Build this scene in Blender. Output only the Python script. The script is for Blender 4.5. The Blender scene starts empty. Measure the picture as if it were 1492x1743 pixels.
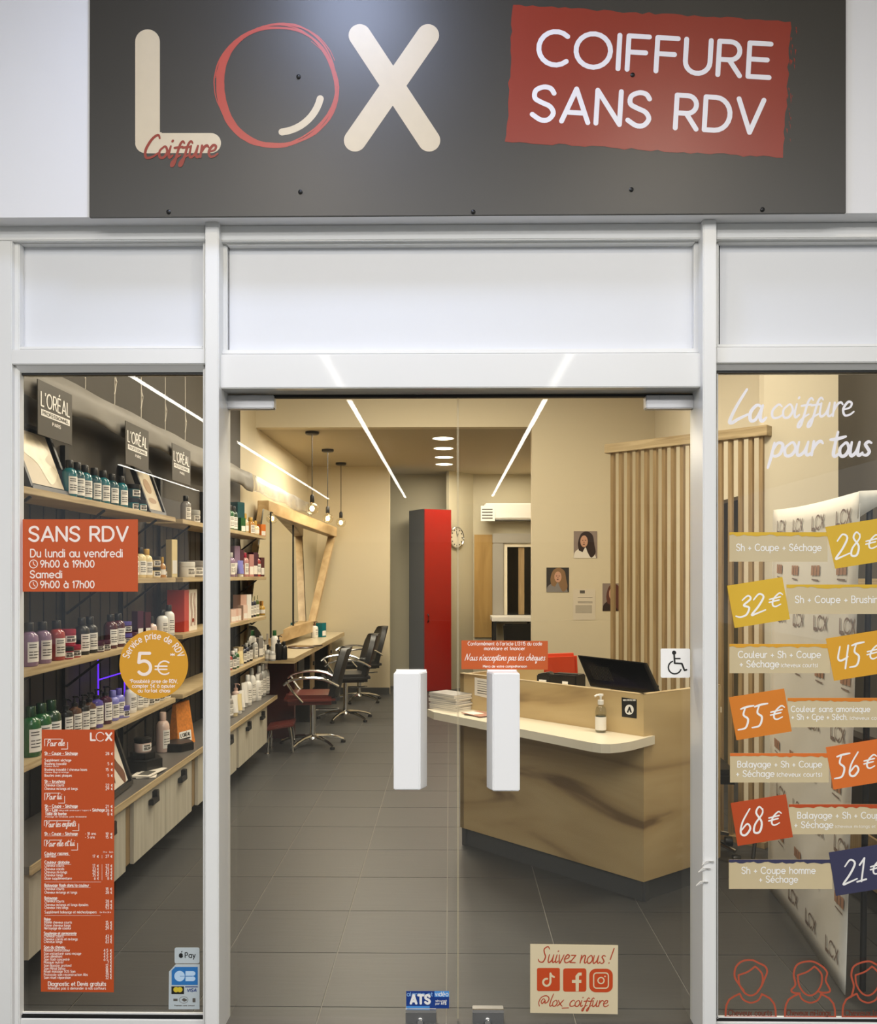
import bpy, bmesh, math, random
from mathutils import Vector, Matrix
from mathutils.geometry import delaunay_2d_cdt
random.seed(7)
PI = math.pi
S = bpy.context.scene
COL = S.collection

# ------------------------------------------------------------------ camera
FPX, YAW, CAMZ, CAMY, HOR = 1490.0, 0.01275, 1.58, -3.0, 978.0
cam_d = bpy.data.cameras.new('camera')
cam = bpy.data.objects.new('camera', cam_d); COL.objects.link(cam)
cam.location = (0, CAMY, CAMZ); cam.rotation_euler = (PI/2, 0, YAW)
cam_d.sensor_width = 36; cam_d.lens = FPX/1743*36
cam_d.shift_y = (HOR-871.5)/1743
cam_d.clip_start = 0.05; cam_d.clip_end = 200
S.camera = cam

# ------------------------------------------------------------------ world, exposure
W = bpy.data.worlds.new('world'); S.world = W; W.use_nodes = True
bg = W.node_tree.nodes['Background']; bg.inputs[0].default_value = (0.85, 0.92, 1.0, 1); bg.inputs[1].default_value = 0.55
S.view_settings.view_transform = 'Standard'; S.view_settings.look = 'None'
S.view_settings.exposure = 0.0; S.view_settings.gamma = 1.0; S.view_settings.use_curve_mapping = False
S.cycles.use_denoising = True
S.cycles.max_bounces = 7; S.cycles.diffuse_bounces = 4; S.cycles.glossy_bounces = 4
S.cycles.transparent_max_bounces = 14; S.cycles.transmission_bounces = 4
S.cycles.caustics_reflective = False; S.cycles.caustics_refractive = False
S.cycles.sample_clamp_indirect = 6.0

def area(name, loc, size, power, color, rot=(0, 0, 0), spread=PI):
    d = bpy.data.lights.new(name, 'AREA'); d.shape = 'RECTANGLE'; d.size, d.size_y = size
    d.energy = power; d.color = color; d.spread = spread
    o = bpy.data.objects.new(name, d); o.location = loc; o.rotation_euler = rot; COL.objects.link(o)
    return o
WARM = (1.0, 0.885, 0.70)
# unseen area lights added to light the salon (front zone under the high ceiling, back zone under the dropped ceiling)
area('salon_fill', (-0.3, 1.3, 3.52), (1.6, 0.5), 46, WARM)
area('salon_fill', (-0.2, 3.6, 3.52), (1.6, 0.6), 100, WARM)
area('salon_fill', (1.5, 0.75, 3.52), (0.5, 0.4), 46, WARM)
area('salon_fill', (-1.0, 6.4, 2.97), (0.8, 1.4), 62, WARM)
area('salon_fill', (0.2, 8.2, 2.97), (0.8, 0.8), 38, WARM)
area('salon_fill', (0.9, 8.9, 2.97), (0.5, 0.5), 3, WARM)
# unseen area lights added to brighten the shop front
area('mall_fill', (0.2, -3.4, 3.95), (6.0, 0.8), 112, (1.0, 0.985, 0.965))
area('mall_fill', (0.2, -5.1, 3.95), (7.0, 1.2), 330, (1.0, 0.985, 0.965))

# ------------------------------------------------------------------ pixel -> place
cs, sn = math.cos(YAW), math.sin(YAW)
def ray(px, py):
    u = (px-746)/FPX; v = (HOR-py)/FPX
    return Vector((cs*u-sn, cs+sn*u, v))
CAM = Vector((0, CAMY, CAMZ))
def P(px, py, Y):
    r = ray(px, py); return CAM + r*((Y-CAMY)/r.y)
def PX(px, py, X):
    r = ray(px, py); return CAM + r*(X/r.x)
def PZ(px, py, z):
    r = ray(px, py); return CAM + r*((z-CAMZ)/r.z)
def PP(px, py, p0, n):
    r = ray(px, py); return CAM + r*((Vector(p0)-CAM).dot(n)/r.dot(n))
def PD(px, py, d):            # depth d in front of the camera
    return P(px, py, d+CAMY)

# ------------------------------------------------------------------ materials
def lin(c):
    c = c/255.0
    return c/12.92 if c <= 0.04045 else ((c+0.055)/1.055)**2.4
def rgb(h):
    if isinstance(h, str): h = [int(h[i:i+2], 16) for i in (0, 2, 4)]
    return (lin(h[0]), lin(h[1]), lin(h[2]), 1)
MATS = {}
def mat(name, col, rough=0.5, metal=0.0, noise=0.0, nscale=8.0, stretch=(1, 1, 1), bump=0.0, spec=0.5, emit=0.0, rand=0.0, coat=0.0):
    if name in MATS: return MATS[name]
    m = bpy.data.materials.new(name); m.use_nodes = True; nt = m.node_tree; b = nt.nodes['Principled BSDF']
    c = rgb(col)
    b.inputs['Base Color'].default_value = c; b.inputs['Roughness'].default_value = rough; b.inputs['Metallic'].default_value = metal
    b.inputs['Specular IOR Level'].default_value = spec
    b.inputs['Coat Weight'].default_value = coat; b.inputs['Coat Roughness'].default_value = 0.05
    if emit:
        b.inputs['Emission Color'].default_value = c; b.inputs['Emission Strength'].default_value = emit
    src = None
    if noise or bump:
        tc = nt.nodes.new('ShaderNodeTexCoord'); mp = nt.nodes.new('ShaderNodeMapping'); mp.inputs['Scale'].default_value = stretch
        nz = nt.nodes.new('ShaderNodeTexNoise'); nz.inputs['Scale'].default_value = nscale; nz.inputs['Detail'].default_value = 5
        nt.links.new(tc.outputs['Object'], mp.inputs[0]); nt.links.new(mp.outputs[0], nz.inputs['Vector'])
        if noise:
            mx = nt.nodes.new('ShaderNodeMix'); mx.data_type = 'RGBA'
            mx.inputs[6].default_value = tuple(max(0, x*(1-noise)) for x in c[:3])+(1,)
            mx.inputs[7].default_value = tuple(min(1, x*(1+noise)) for x in c[:3])+(1,)
            nt.links.new(nz.outputs['Fac'], mx.inputs[0]); nt.links.new(mx.outputs[2], b.inputs['Base Color']); src = mx.outputs[2]
        if bump:
            bp = nt.nodes.new('ShaderNodeBump'); bp.inputs['Strength'].default_value = bump; bp.inputs['Distance'].default_value = 0.004
            nt.links.new(nz.outputs['Fac'], bp.inputs['Height']); nt.links.new(bp.outputs[0], b.inputs['Normal'])
    if rand:
        oi = nt.nodes.new('ShaderNodeObjectInfo'); mr = nt.nodes.new('ShaderNodeMapRange')
        mr.inputs[3].default_value = 1-rand; mr.inputs[4].default_value = 1+rand
        hs = nt.nodes.new('ShaderNodeHueSaturation'); hs.inputs['Color'].default_value = c
        nt.links.new(oi.outputs['Random'], mr.inputs[0]); nt.links.new(mr.outputs[0], hs.inputs['Value'])
        if src: nt.links.new(src, hs.inputs['Color'])
        nt.links.new(hs.outputs[0], b.inputs['Base Color'])
    MATS[name] = m
    return m
def wood(name, c1, c2, scale=3.0, stretch=(1, 1, 12), dist=3.0, rough=0.45, c3=None):
    m = bpy.data.materials.new(name); m.use_nodes = True; nt = m.node_tree; b = nt.nodes['Principled BSDF']
    tc = nt.nodes.new('ShaderNodeTexCoord'); mp = nt.nodes.new('ShaderNodeMapping'); mp.inputs['Scale'].default_value = stretch
    nz = nt.nodes.new('ShaderNodeTexNoise'); nz.inputs['Scale'].default_value = scale; nz.inputs['Detail'].default_value = 3; nz.inputs['Distortion'].default_value = dist
    cr = nt.nodes.new('ShaderNodeValToRGB'); e = cr.color_ramp.elements
    e[0].position = 0.3; e[0].color = rgb(c1); e[1].position = 0.68; e[1].color = rgb(c2)
    if c3:
        k = e.new(0.40); k.color = rgb(c3)
    nt.links.new(tc.outputs['Object'], mp.inputs[0]); nt.links.new(mp.outputs[0], nz.inputs['Vector'])
    nt.links.new(nz.outputs['Fac'], cr.inputs[0]); nt.links.new(cr.outputs[0], b.inputs['Base Color'])
    b.inputs['Roughness'].default_value = rough
    MATS[name] = m
    return m
def glass_mat(name, tint=(1, 1, 1), r0=0.043, rough=0.0):
    m = bpy.data.materials.new(name); m.use_nodes = True; nt = m.node_tree; nt.nodes.clear()
    out = nt.nodes.new('ShaderNodeOutputMaterial'); mix = nt.nodes.new('ShaderNodeMixShader')
    tr = nt.nodes.new('ShaderNodeBsdfTransparent'); tr.inputs[0].default_value = (*tint, 1)
    gl = nt.nodes.new('ShaderNodeBsdfGlossy'); gl.inputs['Roughness'].default_value = rough
    lw = nt.nodes.new('ShaderNodeLayerWeight'); lw.inputs[0].default_value = 0.5
    pw = nt.nodes.new('ShaderNodeMath'); pw.operation = 'POWER'; pw.inputs[1].default_value = 5
    ma = nt.nodes.new('ShaderNodeMath'); ma.operation = 'MULTIPLY_ADD'; ma.inputs[1].default_value = 1-r0; ma.inputs[2].default_value = r0
    nt.links.new(lw.outputs['Facing'], pw.inputs[0]); nt.links.new(pw.outputs[0], ma.inputs[0]); nt.links.new(ma.outputs[0], mix.inputs[0])
    nt.links.new(tr.outputs[0], mix.inputs[1]); nt.links.new(gl.outputs[0], mix.inputs[2]); nt.links.new(mix.outputs[0], out.inputs[0])
    MATS[name] = m
    return m

ALU = mat('white_lacquered_aluminium', 'e6e6e4', 0.28, noise=0.02, nscale=3)
ALUG = mat('glossy_white_aluminium', 'e6e6e4', 0.3, noise=0.02, nscale=3, coat=0.55)
WHITE = mat('white_render', 'eaeaec', 0.6, noise=0.02, nscale=2)
FILM = mat('white_film_panel', 'e2e4e8', 0.45, noise=0.015, nscale=2)
SIGN = mat('sign_charcoal', '38352f', 0.40, noise=0.06, nscale=5)
BLACK = mat('black_gasket', '0a0a0a', 0.5)
GLASS = glass_mat('clear_glass', (0.985, 0.99, 0.98))
BULBGLASS = glass_mat('bulb_glass', (0.98, 0.95, 0.88), 0.06)
CREAM = mat('cream_paint', 'd8ccaf', 0.7, noise=0.02, nscale=1.5)
CREAM2 = mat('pale_cream_paint', 'e6dcc4', 0.7, noise=0.02, nscale=1.5)
GREYW = mat('grey_beige_paint', 'bcb49c', 0.7, noise=0.02, nscale=1.5)
TAUPE = mat('taupe_paint', '433e36', 0.7, noise=0.04, nscale=2)
DARKW = mat('dark_brown_paint', '46413a', 0.7, noise=0.03, nscale=2)
CEILM = mat('ceiling_paint', 'b5a98e', 0.8)
TILE = mat('dark_grey_tile', '414140', 0.42, noise=0.16, nscale=5, stretch=(0.7, 9, 1), bump=0.12, rand=0.05)
GROUT = mat('pale_grout', '8a867e', 0.8)
SKIRT = mat('slate_skirting', '4b4c4c', 0.5, noise=0.05)
OAK = wood('oak_shelf', '9f8862', 'c9b48c', 4, (1, 0.6, 14), 0.6)
OAKV = wood('oak_slat', '8f7650', 'ad936a', 4, (14, 14, 0.7), 0.6)
PLY = wood('counter_veneer', '7d6443', 'cbb384', 1.5, (0.45, 0.45, 2.6), 1.0, 0.4, 'b59a6b')
PALEW = wood('pale_drawer_front', 'b3ad9c', 'c6c0b0', 3, (10, 10, 0.6), 0.5, 0.55)
MIRW = wood('mirror_frame_wood', 'a98a5c', 'cdb184', 3, (3, 1, 3), 0.6, 0.4)
GREYTOP = mat('grey_worktop', '5a5651', 0.45, noise=0.05)
LAMIN = mat('cream_laminate', 'e5dcc6', 0.3)
WHITEP = mat('white_plastic', 'e9e7e2', 0.35)
HANDLEW = mat('white_handle_lacquer', 'f2f2f2', 0.35)
CHROME = mat('chrome', 'd8d8d6', 0.12, 1.0)
STEEL = mat('brushed_steel', 'a8a8a8', 0.35, 1.0)
BLK = mat('black_plastic', '141414', 0.35)
BLKM = mat('black_metal', '1c1b1a', 0.45)
LEATH = mat('charcoal_vinyl', '2c2d2f', 0.42, noise=0.1, nscale=30, bump=0.1)
REDV = mat('maroon_vinyl', '622419', 0.4)
REDP = mat('red_gloss_panel', '901208', 0.3)
MAROON = mat('maroon_panel', '4a1512', 0.45)
GREYP = mat('grey_panel', '5a5852', 0.5)
MIRROR = mat('mirror_silver', 'dcdcd6', 0.02, 1.0)
ORANGE = mat('orange_vinyl', 'c2521f', 0.5, noise=0.02)
YELLOW = mat('golden_vinyl', 'd79b28', 0.5)
PINKW = mat('pinkish_white_print', 'f6e6dc', 0.5)
PWHITE = mat('white_print', 'f4f2ee', 0.5)
SIGNW = mat('sign_white_print', 'efedf2', 0.4)
SIGNRED = mat('sign_red_print', '8e301d', 0.36, noise=0.05)
SIGNRED2 = mat('sign_coral_print', 'ae4434', 0.4, noise=0.08, nscale=30)
SIGNB = mat('sign_beige_print', 'd0c0a2', 0.4, noise=0.05, nscale=25)
BEIGE = mat('beige_vinyl', 'cdbc96', 0.5, noise=0.05, nscale=10)
BEIGE2 = mat('pale_beige_vinyl', 'ddcda9', 0.5, noise=0.03, nscale=10)
TERRA = mat('terracotta_print', 'b4482c', 0.5)
PAPER = mat('white_paper', 'e4ddd0', 0.7)
PAPERG = mat('grey_ink', '5a554e', 0.7)
INK = mat('black_ink', '151515', 0.5)
FABRIC = mat('banner_fabric', 'd6d2c8', 0.75, noise=0.03, nscale=12, bump=0.15)
BROWNINK = mat('brown_ink', '7a685e', 0.7)
COPPINK = mat('copper_ink', 'a0785e', 0.7)
SHEER = glass_mat('sheer_film', (0.9, 0.89, 0.86), 0.008, 0.5)
REFLV = mat('violet_reflection_glow', '5a20ff', 0.5, emit=1.6)  # emission that imitates a violet reflection
LEDM = mat('led_white', 'fff6e4', 0.5, emit=14)
DOWN = mat('downlight_glow', 'fff3d8', 0.5, emit=9)
FILA = mat('bulb_filament', 'ffd48a', 0.5, emit=45)
STRIPM = mat('mall_strip_glow', 'fffaf0', 0.5, emit=17)
SPOTM = mat('mall_spot_glow', 'fff0d8', 0.5, emit=180)
SPOTB = mat('mall_panel_glow', 'c9d8ff', 0.5, emit=42)

# ------------------------------------------------------------------ mesh builder
class MB:
    def __init__(s): s.v = []; s.f = []; s.smooth = False
    def add(s, pts, faces):
        n = len(s.v); s.v += [Vector(p) for p in pts]; s.f += [tuple(i+n for i in f) for f in faces]; return s
    def box(s, a, b):
        x0, y0, z0 = a; x1, y1, z1 = b
        return s.add([(x0,y0,z0),(x1,y0,z0),(x1,y1,z0),(x0,y1,z0),(x0,y0,z1),(x1,y0,z1),(x1,y1,z1),(x0,y1,z1)],
                     [(3,2,1,0),(4,5,6,7),(0,1,5,4),(1,2,6,5),(2,3,7,6),(3,0,4,7)])
    def obox(s, c, size, R=None):
        hx, hy, hz = (q/2 for q in size); R = R or Matrix.Identity(3); c = Vector(c)
        m = MB().box((-hx,-hy,-hz), (hx,hy,hz))
        return s.add([c+R@p for p in m.v], m.f)
    def plate(s, pts, off):
        n = len(pts); off = Vector(off); pts = [Vector(p) for p in pts]
        return s.add(pts+[p+off for p in pts], [tuple(range(n)), tuple(range(2*n-1, n-1, -1))]+[(i, i+n, (i+1) % n+n, (i+1) % n) for i in range(n)])
    def prism(s, poly, z0, z1):
        return s.plate([(x, y, z0) for x, y in poly], (0, 0, z1-z0))
    def lathe(s, prof, c=(0, 0, 0), n=14, axis='z', caps=True):
        s.smooth = True; c = Vector(c); base = len(prof); pts = []; fs = []
        for k in range(n):
            a = 2*PI*k/n
            for r, z in prof:
                q = (r*math.cos(a), r*math.sin(a), z)
                if axis == 'y': q = (q[0], q[2], q[1])
                if axis == 'x': q = (q[2], q[0], q[1])
                pts.append(c+Vector(q))
        for k in range(n):
            a, b = k*base, ((k+1) % n)*base
            for i in range(base-1): fs.append((a+i, b+i, b+i+1, a+i+1))
        if caps and prof[0][0] > 1e-5: fs.append(tuple(k*base for k in range(n))[::-1])
        if caps and prof[-1][0] > 1e-5: fs.append(tuple(k*base+base-1 for k in range(n)))
        return s.add(pts, fs)
    def tube(s, path, r, n=8):
        s.smooth = True; path = [Vector(p) for p in path]; pts = []; fs = []; m = len(path)
        up = Vector((0, 0, 1)); rr = r if isinstance(r, (list, tuple)) else [r]*m
        for i, p in enumerate(path):
            t = (path[min(i+1, m-1)]-path[max(i-1, 0)]).normalized()
            a = t.cross(up)
            if a.length < 0.05: a = t.cross(Vector((1, 0, 0)))
            a.normalize(); b = t.cross(a)
            for k in range(n):
                w = 2*PI*k/n; pts.append(p+(a*math.cos(w)+b*math.sin(w))*rr[i])
        for i in range(m-1):
            for k in range(n):
                q = (k+1) % n; fs.append((i*n+k, i*n+q, (i+1)*n+q, (i+1)*n+k))
        fs.append(tuple(range(n))[::-1]); fs.append(tuple((m-1)*n+k for k in range(n)))
        return s.add(pts, fs)
    def ball(s, c, r, sx=1, sy=1, sz=1, n=14, m=8):
        s.smooth = True; prof = [(max(1e-6, r*math.sin(PI*i/m)), -r*math.cos(PI*i/m)) for i in range(m+1)]
        q = MB().lathe(prof, (0, 0, 0), n)
        return s.add([Vector(c)+Vector((p.x*sx, p.y*sy, p.z*sz)) for p in q.v], q.f)
    def beam(s, a, b, w, h, up=(0, 0, 1)):
        a, b = Vector(a), Vector(b); t = (b-a).normalized(); side = t.cross(Vector(up)).normalized(); u = side.cross(t)
        R = Matrix((side, t, u)).transposed()
        return s.obox((a+b)/2, (w, (b-a).length, h), R)
    def mesh(s, name, m, bev=0.0, off=None, flat=False):
        me = bpy.data.meshes.new(name)
        vs = [p-off for p in s.v] if off is not None else s.v
        me.from_pydata([tuple(p) for p in vs], [], s.f); me.update()
        bm = bmesh.new(); bm.from_mesh(me)
        if bev:
            bmesh.ops.remove_doubles(bm, verts=bm.verts, dist=1e-6)
            es = [e for e in bm.edges if len(e.link_faces) == 2 and e.calc_face_angle(0) > 0.5]
            bmesh.ops.bevel(bm, geom=es, offset=bev, segments=2, affect='EDGES', clamp_overlap=True)
        if not flat: bmesh.ops.recalc_face_normals(bm, faces=bm.faces)
        bm.to_mesh(me); bm.free()
        if s.smooth or bev:
            me.shade_smooth(); me.set_sharp_from_angle(angle=math.radians(42))
        if m: me.materials.append(m)
        return me
    def build(s, name, m, parent=None, bev=0.0, tag=None, recentre=True, flat=False):
        if parent is not None:
            off = Vector(parent.get('_o', (0, 0, 0)))
        elif recentre and s.v:
            lo = Vector([min(p[i] for p in s.v) for i in range(3)]); hi = Vector([max(p[i] for p in s.v) for i in range(3)])
            off = (lo+hi)/2; off.z = lo.z
        else: off = Vector((0, 0, 0))
        o = bpy.data.objects.new(name, s.mesh(name, m, bev, off, flat)); COL.objects.link(o)
        if parent is not None: o.parent = parent
        else: o.location = off
        o['_o'] = tuple(off)
        if tag:
            for k, v in tag.items(): o[k] = v
        return o
def thing(name, label, cat, loc=(0, 0, 0), group=None, rz=0.0):
    o = bpy.data.objects.new(name, None); COL.objects.link(o); o.empty_display_size = 0.1
    o.location = loc; o.rotation_euler = (0, 0, rz); o['_o'] = tuple(loc)
    o['label'] = label; o['category'] = cat
    if group: o['group'] = group
    return o
def local(o): o['_o'] = (0, 0, 0); return o
def T(label, cat, group=None):
    d = {'label': label, 'category': cat}
    if group: d['group'] = group
    return d
STRUCT = {'kind': 'structure'}
def dup(root, loc, rz=0.0, label=None):
    r = root.copy(); COL.objects.link(r); r.location = loc; r.rotation_euler = (0, 0, rz)
    if label: r['label'] = label
    for ch in list(root.children):
        c = ch.copy(); COL.objects.link(c); c.parent = r
        for g in list(ch.children):
            d = g.copy(); COL.objects.link(d); d.parent = c
    return r

# ------------------------------------------------------------------ flat print: strokes and lettering in picture-of-the-plane units
def arc(cx, cy, rx, ry, a0, a1):
    n = max(2, int(abs(a1-a0)/(7 if rx > 20 else 18))+1)
    return [(cx+rx*math.cos(math.radians(a0+(a1-a0)*i/n)), cy+ry*math.sin(math.radians(a0+(a1-a0)*i/n))) for i in range(n+1)]
def spline(pts, k=5):
    if len(pts) < 3: return list(pts)
    q = [pts[0]]+list(pts)+[pts[-1]]; out = []
    for i in range(1, len(q)-2):
        for j in range(k):
            t = j/k; o = []
            for d in range(len(q[0])):
                a, b, c, e = q[i-1][d], q[i][d], q[i+1][d], q[i+2][d]
                o.append(0.5*(2*b+(c-a)*t+(2*a-5*b+4*c-e)*t*t+(3*b-a-3*c+e)*t**3))
            out.append(tuple(o))
    out.append(pts[-1]); return out
X7 = 0.66; R3 = 0.33
CIR = lambda: arc(R3, R3, R3, R3, 0, 360)
SCUR = lambda w, h: spline([(w*0.95, h*0.83), (w*0.78, h*0.97), (w*0.45, h), (w*0.1, h*0.88), (w*0.08, h*0.65), (w*0.4, h*0.53), (w*0.8, h*0.42), (w*0.97, h*0.22), (w*0.75, h*0.02), (w*0.4, 0), (0.0, h*0.15)], 4)
G = {
 'a': (X7, [CIR(), [(X7, X7), (X7, 0)]]), 'b': (X7, [CIR(), [(0, 1), (0, 0)]]), 'c': (.55, [arc(R3, R3, R3, R3, 48, 312)]),
 'd': (X7, [CIR(), [(X7, 1), (X7, 0)]]), 'e': (X7, [[(.02, R3)]+arc(R3, R3, R3, R3, 0, 310)]),
 'f': (.36, [arc(.34, .78, .2, .2, 80, 180)+[(.14, 0)], [(0, X7), (.34, X7)]]),
 'g': (X7, [CIR(), [(X7, X7), (X7, 0)]+arc(.35, -.02, .31, .28, 0, -140)]), 'h': (.54, [[(0, 1), (0, 0)], arc(.27, .39, .27, .27, 180, 0)+[(.54, 0)]]),
 'i': (.02, [[(0, X7), (0, 0)], [(0, .9), (0, .91)]]), 'j': (.12, [[(.12, X7), (.12, -.1)]+arc(-.06, -.1, .18, .18, 0, -90), [(.12, .9), (.12, .91)]]),
 'k': (.45, [[(0, 1), (0, 0)], [(.42, X7), (.02, .28)], [(.15, .38), (.45, 0)]]), 'l': (.16, [[(0, 1), (0, .14), (.05, .03), (.16, 0)]]),
 'm': (.86, [[(0, X7), (0, 0)], arc(.215, .44, .215, .22, 180, 0)+[(.43, 0)], arc(.645, .44, .215, .22, 180, 0)+[(.86, 0)]]),
 'n': (.54, [[(0, X7), (0, 0)], arc(.27, .39, .27, .27, 180, 0)+[(.54, 0)]]), 'o': (X7, [CIR()]), 'p': (X7, [CIR(), [(0, X7), (0, -.32)]]),
 'q': (X7, [CIR(), [(X7, X7), (X7, -.32)]]), 'r': (.34, [[(0, X7), (0, 0)], arc(.3, .36, .3, .3, 180, 80)]), 's': (.46, [SCUR(.46, X7)]),
 't': (.36, [[(.13, .92), (.13, .16), (.19, .03), (.34, 0)], [(0, X7), (.34, X7)]]), 'u': (.54, [[(0, X7)]+arc(.27, .27, .27, .27, 180, 360)+[(.54, X7)], [(.54, X7), (.54, 0)]]),
 'v': (.54, [[(0, X7), (.27, 0), (.54, X7)]]), 'w': (.84, [[(0, X7), (.21, 0), (.42, X7), (.63, 0), (.84, X7)]]), 'x': (.48, [[(0, X7), (.48, 0)], [(.48, X7), (0, 0)]]),
 'y': (.54, [[(0, X7), (.27, 0)], [(.54, X7), (.17, -.3), (.05, -.33)]]), 'z': (.46, [[(0, X7), (.46, X7), (0, 0), (.46, 0)]]),
 'A': (.78, [[(0, 0), (.39, 1), (.78, 0)], [(.14, .28), (.64, .28)]]), 'B': (.6, [[(0, 0), (0, 1), (.35, 1)]+arc(.35, .76, .21, .24, 90, -90)+[(0, .52)], [(.35, .52)]+arc(.36, .26, .25, .26, 90, -90)+[(0, 0)]]),
 'C': (.82, [arc(.48, .5, .48, .5, 48, 312)]), 'D': (.74, [[(0, 0), (0, 1), (.3, 1)]+arc(.3, .5, .44, .5, 90, -90)+[(0, 0)]]), 'E': (.6, [[(.6, 1), (0, 1), (0, 0), (.6, 0)], [(0, .52), (.52, .52)]]),
 'F': (.58, [[(.58, 1), (0, 1), (0, 0)], [(0, .52), (.5, .52)]]), 'G': (.86, [arc(.48, .5, .48, .5, 48, 360)+[(.55, .5)]]), 'H': (.66, [[(0, 0), (0, 1)], [(.66, 0), (.66, 1)], [(0, .5), (.66, .5)]]),
 'I': (.02, [[(0, 0), (0, 1)]]), 'J': (.4, [[(.4, 1), (.4, .2)]+arc(.2, .2, .2, .2, 0, -160)]), 'L': (.55, [[(0, 1), (0, 0), (.55, 0)]]), 'M': (.84, [[(0, 0), (0, 1), (.42, .35), (.84, 1), (.84, 0)]]),
 'N': (.7, [[(0, 0), (0, 1), (.7, 0), (.7, 1)]]), 'O': (.98, [arc(.49, .5, .49, .5, 0, 360)]), 'P': (.6, [[(0, 0), (0, 1), (.32, 1)]+arc(.32, .74, .27, .26, 90, -90)+[(0, .48)]]),
 'R': (.62, [[(0, 0), (0, 1), (.32, 1)]+arc(.32, .73, .27, .27, 90, -90)+[(0, .46)], [(.3, .46), (.62, 0)]]), 'S': (.64, [SCUR(.64, 1)]), 'T': (.7, [[(0, 1), (.7, 1)], [(.35, 1), (.35, 0)]]),
 'U': (.7, [[(0, 1), (0, .35)]+arc(.35, .35, .35, .35, 180, 360)+[(.7, 1)]]), 'V': (.74, [[(0, 1), (.37, 0), (.74, 1)]]), 'X': (.66, [[(0, 0), (.66, 1)], [(0, 1), (.66, 0)]]), 'Y': (.66, [[(0, 1), (.33, .48), (.66, 1)], [(.33, .48), (.33, 0)]]),
 '0': (.62, [arc(.31, .5, .31, .5, 0, 360)]), '1': (.22, [[(0, .8), (.2, 1), (.2, 0)]]), '2': (.56, [arc(.28, .72, .27, .28, 170, -35)+[(.0, 0), (.56, 0)]]),
 '3': (.56, [arc(.26, .75, .25, .25, 150, -90), arc(.26, .27, .28, .27, 80, -150)]), '4': (.62, [[(.46, 0), (.46, 1), (0, .28), (.62, .28)]]), '5': (.56, [[(.5, 1), (.08, 1), (.04, .56)]+arc(.26, .32, .28, .32, 125, -140)]),
 '6': (.58, [[(.42, 1), (.06, .45)], arc(.29, .29, .29, .29, 0, 360)]), '7': (.54, [[(0, 1), (.54, 1), (.16, 0)]]), '8': (.56, [arc(.28, .75, .23, .25, 0, 360), arc(.28, .26, .28, .26, 0, 360)]), '9': (.58, [arc(.29, .71, .29, .29, 0, 360), [(.54, .6), (.2, 0)]]),
 '+': (.44, [[(0, .36), (.44, .36)], [(.22, .14), (.22, .58)]]), '€': (.72, [arc(.48, .42, .34, .42, 50, 310), [(0, .52), (.6, .52)], [(0, .32), (.6, .32)]]), '*': (.3, [[(.15, .62), (.15, .98)], [(0, .7), (.3, .9)], [(.3, .7), (0, .9)]]),
 '(': (.16, [arc(.3, .4, .28, .6, 130, 230)]), ')': (.16, [arc(-.14, .4, .28, .6, 50, -50)]), '-': (.3, [[(0, .34), (.3, .34)]]), "'": (.03, [[(.02, 1), (0, .78)]]), ',': (.05, [[(.05, .04), (0, -.14)]]),
 '.': (.02, [[(0, 0), (0, .01)]]), ':': (.02, [[(0, .06), (0, .07)], [(0, .5), (0, .51)]]), '/': (.36, [[(0, -.05), (.36, 1)]]), ' ': (.3, []), '_': (.5, [[(0, -.1), (.5, -.1)]]),
}
def accent(base, strokes): w, s = G[base]; return (w, s+strokes)
ACUTE = [[(.26, .8), (.42, .98)]]; GRAVE = [[(.4, .8), (.24, .98)]]; CIRC = [[(.18, .8), (.33, .96), (.48, .8)]]
G['é'] = accent('e', ACUTE); G['è'] = accent('e', GRAVE); G['ê'] = accent('e', CIRC); G['à'] = accent('a', GRAVE); G['É'] = accent('E', [[(.2, 1.15), (.38, 1.32)]])
G['ç'] = accent('c', [[(.33, 0), (.3, -.2)]])
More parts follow.
